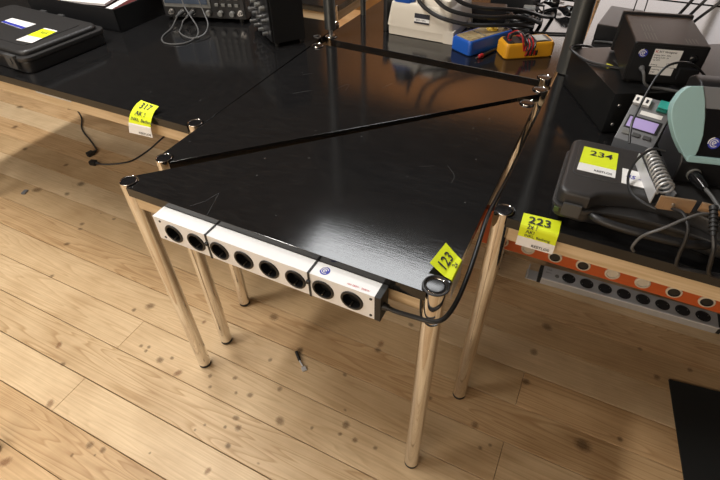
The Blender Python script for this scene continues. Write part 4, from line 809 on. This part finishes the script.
for x, y in ((0.02, 0.02), (sw - 0.02, 0.02), (0.02, 0.10), (sw - 0.02, 0.10)):
    q_ = W_ @ Vector((x, y, 0)); b = MB(); b.cyl(q_, q_ + Vector((0, 0, 0.006)), 0.008, n=12); b.build('foot', 'rubber', ss)
p = W_ @ Vector((0.036, -0.004, 0.026)); b = MB(); dd = (d + Vector((0.25, 0, -0.02))).normalized(); b.lathe(p, dd, [(0, 0.0), (0, 0.0108), (0.016, 0.0108), (0.018, 0.0095), (0.030, 0.0085), (0.040, 0.0055), (0.040, 0)], 18); pl = b
q_ = p + dd * 0.038
t = thing('iron_lead', 'black connector with grey lead plugged into the front of the soldering station', 'cable', tuple(p))
pl.build('connector', 'gloss', t); b = MB(); b.tube([q_, q_ + Vector((0.012, -0.020, -0.002)), q_ + Vector((0.026, -0.045, -0.006)), q_ + Vector((0.055, -0.075, -0.010)), q_ + Vector((0.10, -0.10, -0.012))], 0.0032, 9); b.build('lead', 'grey_cable', t)

# soldering iron holder with spring, standing on the case
ih = thing('iron_holder', 'soldering iron holder with a steel spring and coppery bracket, on the 234 case', 'iron holder', (0.31, 0.34, ZT + 0.0825), R(-14))
W_ = LM(ih); a0 = Vector((0.278, 0.410, 0.848)); a1 = Vector((0.3115, 0.292, 0.845)); ax = (a1 - a0); u_ = ax.normalized().orthogonal().normalized(); v_ = ax.normalized().cross(u_)
b = MB(); pts = []
for k in range(11 * 14 + 1):
    a = 2 * PI * k / 14; t = k / (11 * 14); r_ = 0.0095 + 0.0045 * t; pts.append(a0 + ax * t + (u_ * math.cos(a) + v_ * math.sin(a)) * r_)
b.tube(pts, 0.0021, 7, 1, smooth=False); b.build('spring', 'spring', ih)
zc = ZT + 0.0828
n2_ = Vector((ax.y, -ax.x, 0)).normalized()   # to the left of the spring
for sgn, m_ in ((1, 'silver'), (-1, 'grey')):
    off = n2_ * 0.0165 * sgn; b = MB(); P0, P1 = a0 + off * 0.8 - ax * 0.02, a1 + off + ax * 0.05
    b.poly([(P0.x, P0.y, zc), (P1.x, P1.y, zc), (P1.x, P1.y, zc + 0.026), (P0.x, P0.y, zc + 0.022)] + [(P0.x + n2_.x * .0018, P0.y + n2_.y * .0018, zc), (P1.x + n2_.x * .0018, P1.y + n2_.y * .0018, zc), (P1.x + n2_.x * .0018, P1.y + n2_.y * .0018, zc + 0.026), (P0.x + n2_.x * .0018, P0.y + n2_.y * .0018, zc + 0.022)],
           [(0, 1, 2, 3), (7, 6, 5, 4), (0, 4, 5, 1), (1, 5, 6, 2), (2, 6, 7, 3), (3, 7, 4, 0)]); b.build('side_plate', m_, ih)
b = MB(); W2 = Matrix.Translation((0.332, 0.276, zc)) @ Matrix.Rotation(R(10), 4, 'Z'); b.box((0, 0, 0.0135), (0.056, 0.004, 0.027), bev=0.001, M4=W2); b.box((-0.004, -0.0022, 0.0135), (0.030, 0.001, 0.018), M4=W2); br = b.build('bracket', 'copper', ih)
b = MB(); b.lathe(W2 @ Vector((-0.004, -0.0025, 0.0135)), W2.to_3x3() @ Vector((0, -1, 0)), [(0, 0.0035), (0.0015, 0.003), (0.002, 0)], 12); b.build('screw', 'brass', br)
b = MB(); W3 = Matrix.Translation((0.395, 0.288, zc)) @ Matrix.Rotation(R(-2), 4, 'Z'); b.box((0, 0, 0.011), (0.050, 0.004, 0.022), bev=0.001, M4=W3); o = b.build('bracket', 'copper', ih)
b = MB(); b.box((0.370, 0.295, zc + 0.002), (0.12, 0.030, 0.004), bev=0.001, rz=R(6)); b.box((0.296, 0.350, zc + 0.001), (0.032, 0.14, 0.002), rz=R(15.8)); b.build('base_plate', 'black', ih)

# small cables over the right table
cable_thing('thin_cable', 'thin black cable arching over the violet display towards the power supply', 'cable', [(0.247, 0.470, 0.8225), (0.240, 0.500, 0.850), (0.244, 0.535, 0.868), (0.252, 0.575, 0.895), (0.262, 0.612, 0.915), (0.275, 0.632, 0.930), (0.298, 0.648, 0.935), (0.325, 0.662, 0.928), (0.355, 0.676, 0.905), (0.385, 0.685, 0.875), (0.42, 0.69, 0.847)], 0.0026)
cable_thing('thin_cable', 'thin black cable looped over the spring of the iron holder', 'cable', [(0.300, 0.388, 0.866), (0.278, 0.385, 0.866), (0.258, 0.362, 0.850), (0.252, 0.330, 0.832), (0.262, 0.295, 0.8215), (0.285, 0.272, 0.8215), (0.305, 0.262, 0.8215)], 0.0026)
cable_thing('thin_cable', 'thin grey cable running from the coppery bracket down the case front', 'cable', [(0.385, 0.275, 0.829), (0.368, 0.262, 0.832), (0.345, 0.242, 0.826), (0.322, 0.226, 0.812), (0.303, 0.222, 0.795), (0.296, 0.228, 0.775), (0.293, 0.230, 0.752), (0.300, 0.236, 0.7385)], 0.0026, 'grey_cable')
cable_thing('thin_cable', 'black cable draped over the case front and along the table edge at right', 'cable', [(0.330, 0.275, 0.8225), (0.345, 0.258, 0.829), (0.357, 0.238, 0.818), (0.362, 0.230, 0.795), (0.364, 0.2275, 0.765), (0.372, 0.2275, 0.7395), (0.400, 0.2285, 0.7385), (0.440, 0.236, 0.7385), (0.50, 0.240, 0.7385)], 0.0034)
t = thing('strain_relief_plug', 'black ribbed cable grip with cable hanging over the front of the 234 case', 'plug', (0.392, 0.262, 0.83))
b = MB(); p = Vector((0.386, 0.280, 0.838)); d = Vector((0.10, -0.66, -0.30)).normalized(); prof = [(0, 0.0), (0, 0.007)]
for k in range(6): prof += [(0.004 + 0.008 * k, 0.0068), (0.008 + 0.008 * k, 0.0068), (0.008 + 0.008 * k, 0.0048), (0.0119 + 0.008 * k, 0.0048)]
prof += [(0.056, 0.004), (0.056, 0)]; b.lathe(p + Vector((0, 0, 0.004)), d, prof, 14); b.build('grip', 'rubber', t)
e = p + d * 0.055 + Vector((0, 0, 0.004)); b = MB(); b.tube([e, e + Vector((0.008, -0.012, -0.018)), e + Vector((0.014, -0.014, -0.042)), (0.422, 0.226, 0.7415), (0.455, 0.232, 0.7395), (0.53, 0.245, 0.7395)], 0.0038, 8); b.build('cable', 'cable', t)
cable_thing('mains_lead', 'black cable looping out beside the thick grey post and back under the power supply', 'cable', [(0.165, 1.10, 0.7386), (0.150, 1.06, 0.765), (0.132, 1.01, 0.80), (0.108, 0.955, 0.83), (0.078, 0.905, 0.846), (0.062, 0.868, 0.851), (0.078, 0.838, 0.850), (0.110, 0.815, 0.8445), (0.155, 0.802, 0.8438), (0.205, 0.800, 0.8438)], 0.0034)
cb_pts = [[(0.262, 1.12, 0.742), (0.285, 1.10, 0.85), (0.325, 1.09, 0.955), (0.38, 1.10, 1.10)], [(0.296, 1.12, 0.742), (0.310, 1.10, 0.85), (0.352, 1.09, 0.950), (0.42, 1.10, 1.08)], [(0.330, 1.12, 0.742), (0.330, 1.10, 0.85), (0.382, 1.09, 0.940), (0.47, 1.10, 1.05)]]
for pts, lab in zip(cb_pts, ('leftmost of the black cables rising steeply behind the power supply', 'middle one of the black cables rising steeply behind the power supply', 'rightmost of the black cables rising steeply behind the power supply')):
    cable_thing('rising_cable', lab, 'cable', pts, 0.0042)
cable_thing('wire', 'thin straight dark wire standing behind the left end of the power supply', 'wire', [(0.19, 1.15, 0.737), (0.19, 1.15, 0.90), (0.188, 1.16, 1.1)], 0.0016)
cable_thing('wire', 'thin curved dark wire just right of the straight wire behind the power supply', 'wire', [(0.215, 1.15, 0.737), (0.218, 1.15, 0.90), (0.20, 1.16, 1.05), (0.185, 1.17, 1.15)], 0.0016)
cable_thing('wire', 'thin dark wire lying on the table right of the power supply', 'wire', [(0.42, 0.90, 0.7365), (0.50, 0.93, 0.7365), (0.60, 0.95, 0.7365)], 0.0015)
# tangle of grey and steel leads behind the post
for k, (pts, m_, lab) in enumerate((([(0.110, 1.265, 0.739), (0.16, 1.275, 0.739), (0.22, 1.26, 0.739), (0.30, 1.28, 0.739)], 'grey_cable', 'grey lead lying farthest back in the tangle right of the thick post'), ([(0.125, 1.17, 0.7395), (0.17, 1.175, 0.7395), (0.23, 1.18, 0.7395)], 'silver', 'bright metal-sheathed lead right of the thick post'), ([(0.12, 1.12, 0.739), (0.15, 1.10, 0.739), (0.19, 1.14, 0.739), (0.24, 1.12, 0.739)], 'grey_cable', 'grey lead nearest the flat black box right of the thick post'))):
    cable_thing('tangled_lead', lab, 'cable', pts, 0.0038, m_)
b = MB(); b.box((0.168, 1.40, ZT + 0.025), (0.11, 0.22, 0.05), rz=R(-6), bev=0.006); o = b.build('mains_adapter', 'black'); tag(o, 'black adapter block behind the left side of the power supply', 'adapter'); set_origin(o, (0.168, 1.40, ZT))

# ------------------------------------------------------------------ under the right table
ob = thing('socket_board', 'orange board with a row of pale ringed sockets under the right table', 'socket board', (0.75, 0.34, 0.711))
b = MB(); b.box((0.745, 0.339, 0.617), (1.48, 0.018, 0.102), bev=0.002); b.build('board', 'orange', ob)
for k in range(19):
    x = 0.0605 + 0.0605 * k
    if x < 1.45: socket(ob, (x, 0.330, 0.588), (0, -1, 0), (0.3, 0, 1), 0.0155, 'black' if k not in (1, 4, 5) else 'ring', 'ring', pin=False, deep=False)
b = MB(); b.box((0.78, 0.343, 0.6895), (1.36, 0.012, 0.043)); b.build('mounting_rail', 'black', ob)
sp = thing('power_strip', 'silver power strip lying on the floor under the right table', 'power strip', (0.505, 0.868, 0), R(2.2))
W_ = LM(sp)
X = W_
b = MB(); L0, L1 = -0.318, 0.262
b.box(((L0 + L1) / 2, 0.006, 0.0155), (L1 - L0, 0.070, 0.031), bev=0.003, M4=X); b.build('body', 'silver', sp)
b = MB(); b.box(((L0 + L1) / 2, -0.0305, 0.0320), (L1 - L0, 0.006, 0.004), bev=0.001, M4=X); b.build('edge_lip', 'white_plastic', sp)
for k in range(8):
    x = -0.225 + 0.0630 * k
    if True: socket(sp, tuple(X @ Vector((x, 0.006, 0.0312))), (0, 0, 1), tuple(X.to_3x3() @ Vector((1, 0.5, 0))), 0.0235, deep=False)
b = MB(); b.box((L0 - 0.006, 0.006, 0.0155), (0.014, 0.066, 0.031), bev=0.003, M4=X); b.build('end_plate', 'rubber', sp)
b = MB(); b.box((L1 + 0.006, 0.006, 0.0155), (0.014, 0.066, 0.031), bev=0.003, M4=X); b.build('end_plate', 'rubber', sp)
b = MB(); b.box((L0 - 0.028, 0.0, 0.0025), (0.055, 0.050, 0.004), bev=0.001, M4=X); b.box((L0 - 0.050, 0.0, 0.018), (0.004, 0.050, 0.034), bev=0.001, M4=X); b.build('bracket', 'silver', sp)
b = MB(); b.lathe(X @ Vector((L0 + 0.052, 0.000, 0.031)), (0, 0, 1), [(0, 0.008), (0.003, 0.007), (0.003, 0)], 14); b.build('fuse_button', 'bezel', sp)
b = MB(); b.text('10A', 0.012, plane_fn(X @ Vector((L0 + 0.012, 0.020, 0.0312)), X.to_3x3() @ Vector((1, 0, 0)), X.to_3x3() @ Vector((0, 1, 0)), 0.0005)); b.build('lettering', 'grey_ink', sp, smooth=False); b = MB(); b.text('250V~', 0.009, plane_fn(X @ Vector((L0 + 0.010, 0.004, 0.0312)), X.to_3x3() @ Vector((1, 0, 0)), X.to_3x3() @ Vector((0, 1, 0)), 0.0005)); b.build('lettering', 'grey_ink', sp, smooth=False)

# ------------------------------------------------------------------ on the floor
def iec_cord(pts, d, label, r=0.0042):
    t = thing('appliance_lead', label, 'cord', tuple(pts[0])); b = MB(); b.tube(pts, r, 8); b.build('cable', 'cable', t)
    e = Vector(pts[-1]); d = Vector(d).normalized(); s_ = Vector((-d.y, d.x, 0)); X = Matrix((d, s_, Vector((0, 0, 1)))).transposed().to_4x4(); X.translation = (e.x, e.y, 0)
    b = MB(); b.box((0.030, 0, 0.0115), (0.034, 0.026, 0.022), bev=0.004, M4=X); b.cyl(X @ Vector((-0.004, 0, 0.010)), X @ Vector((0.016, 0, 0.011)), 0.0055, 0.009, n=12); b.build('connector', 'rubber', t)
iec_cord([(-2.60, 1.075, 0.0045), (-2.563, 1.047, 0.0045), (-2.45, 0.985, 0.0045), (-2.361, 0.909, 0.0045), (-2.29, 0.868, 0.0045), (-2.214, 0.836, 0.0045), (-2.13, 0.795, 0.0045), (-2.09, 0.773, 0.006), (-2.078, 0.758, 0.010)], (-0.15, -1, 0), 'black mains cord on the floor, its end nearest the table front edge at left')
iec_cord([(-1.865, 1.25, 0.0045), (-1.868, 1.10, 0.0045), (-1.856, 0.991, 0.0045), (-1.84, 0.90, 0.0045), (-1.841, 0.795, 0.0045), (-1.87, 0.745, 0.0045), (-1.924, 0.707, 0.0045), (-1.955, 0.690, 0.007), (-1.972, 0.683, 0.010)], (-1, -0.25, 0), 'black mains cord curving out on the floor below the paper tag')
t = thing('small_brush', 'tiny tool with black handle and metal tip lying on the floor', 'tool', (-0.45, 0.14, 0))
b = MB(); b.cyl((-0.478, 0.166, 0.006), (-0.449, 0.141, 0.006), 0.0055, 0.0045, n=12, bev=0.001); b.build('handle', 'rubber', t)
b = MB(); b.cyl((-0.449, 0.141, 0.006), (-0.431, 0.129, 0.005), 0.0028, 0.0028, n=10); b.box((-0.422, 0.122, 0.003), (0.016, 0.015, 0.005), rz=R(-40), bev=0.001); b.build('tip', 'silver', t)
b = MB(); b.box((-1.98, 0.50, 0.004), (0.018, 0.03, 0.008), rz=0.4, bev=0.002); o = b.build('pebble', 'grey'); tag(o, 'tiny grey scrap on the floor left of the triangular tables', 'scrap'); set_origin(o, (-1.98, 0.50, 0)); o.location = (-2.11, 0.365, 0)
t = thing('castor_wheel', 'grey and black castor wheel just showing at the lower left edge', 'castor', (-1.095, -0.49, 0), R(20))
W_ = LM(t); c = W_ @ Vector((0, 0, 0.026)); d = W_.to_3x3() @ Vector((0, 1, 0))
b = MB(); b.lathe(c - d * 0.011, d, [(0, 0.018), (0, 0.024), (0.003, 0.0255), (0.019, 0.0255), (0.022, 0.024), (0.022, 0.018)], 28); b.build('tyre', 'rubber', t)
b = MB(); b.lathe(c - d * 0.012, d, [(0, 0.0), (0, 0.016), (0.002, 0.0185), (0.022, 0.0185), (0.024, 0.016), (0.024, 0.0)], 24); b.build('hub', 'silver', t)
b = MB(); b.box((0, -0.016, 0.040), (0.022, 0.003, 0.048), M4=W_, bev=0.001); b.box((0, 0.016, 0.040), (0.022, 0.003, 0.048), M4=W_, bev=0.001); b.box((0, 0, 0.064), (0.030, 0.040, 0.004), M4=W_, bev=0.001); b.cyl(c - d * 0.017, c + d * 0.017, 0.004, n=10); b.build('fork', 'steel', t)
b = MB(); X = Matrix.Translation((0.631, 0.588, 0)) @ Matrix.Rotation(R(8), 4, 'Z'); b.box((0.30, -0.45, 0.003), (0.60, 0.90, 0.005), M4=X, bev=0.001); o = b.build('floor_mat', 'mat_black'); tag(o, 'flat black mat on the floor at the lower right corner', 'mat'); set_origin(o, (0.9, 0.1, 0))
GROUPS = {'triangular_table': 'triangular tables', 'rectangular_table': 'rectangular tables', 'power_strip': 'power strips', 'rack_post': 'grey posts on the tables', 'probe_lead': 'oscilloscope probe leads', 'multimeter': 'multimeters', 'test_lead': 'multimeter test leads', 'thick_cable': 'thick black cables beside the pale appliance', 'rising_cable': 'cables rising behind the power supply', 'tangled_lead': 'leads in the tangle by the thick post', 'appliance_lead': 'mains cords on the floor', 'ceiling_light': 'ceiling lights', 'mains_plug': 'black mains plugs', 'thin_cable': 'thin cables over the right table', 'mains_adapter': 'black power adapters', 'wire': 'thin wires by the power supply'}
for o in C.objects:
    k = o.name.split('.')[0]
    if o.parent is None and k in GROUPS and 'label' in o: o['group'] = GROUPS[k]
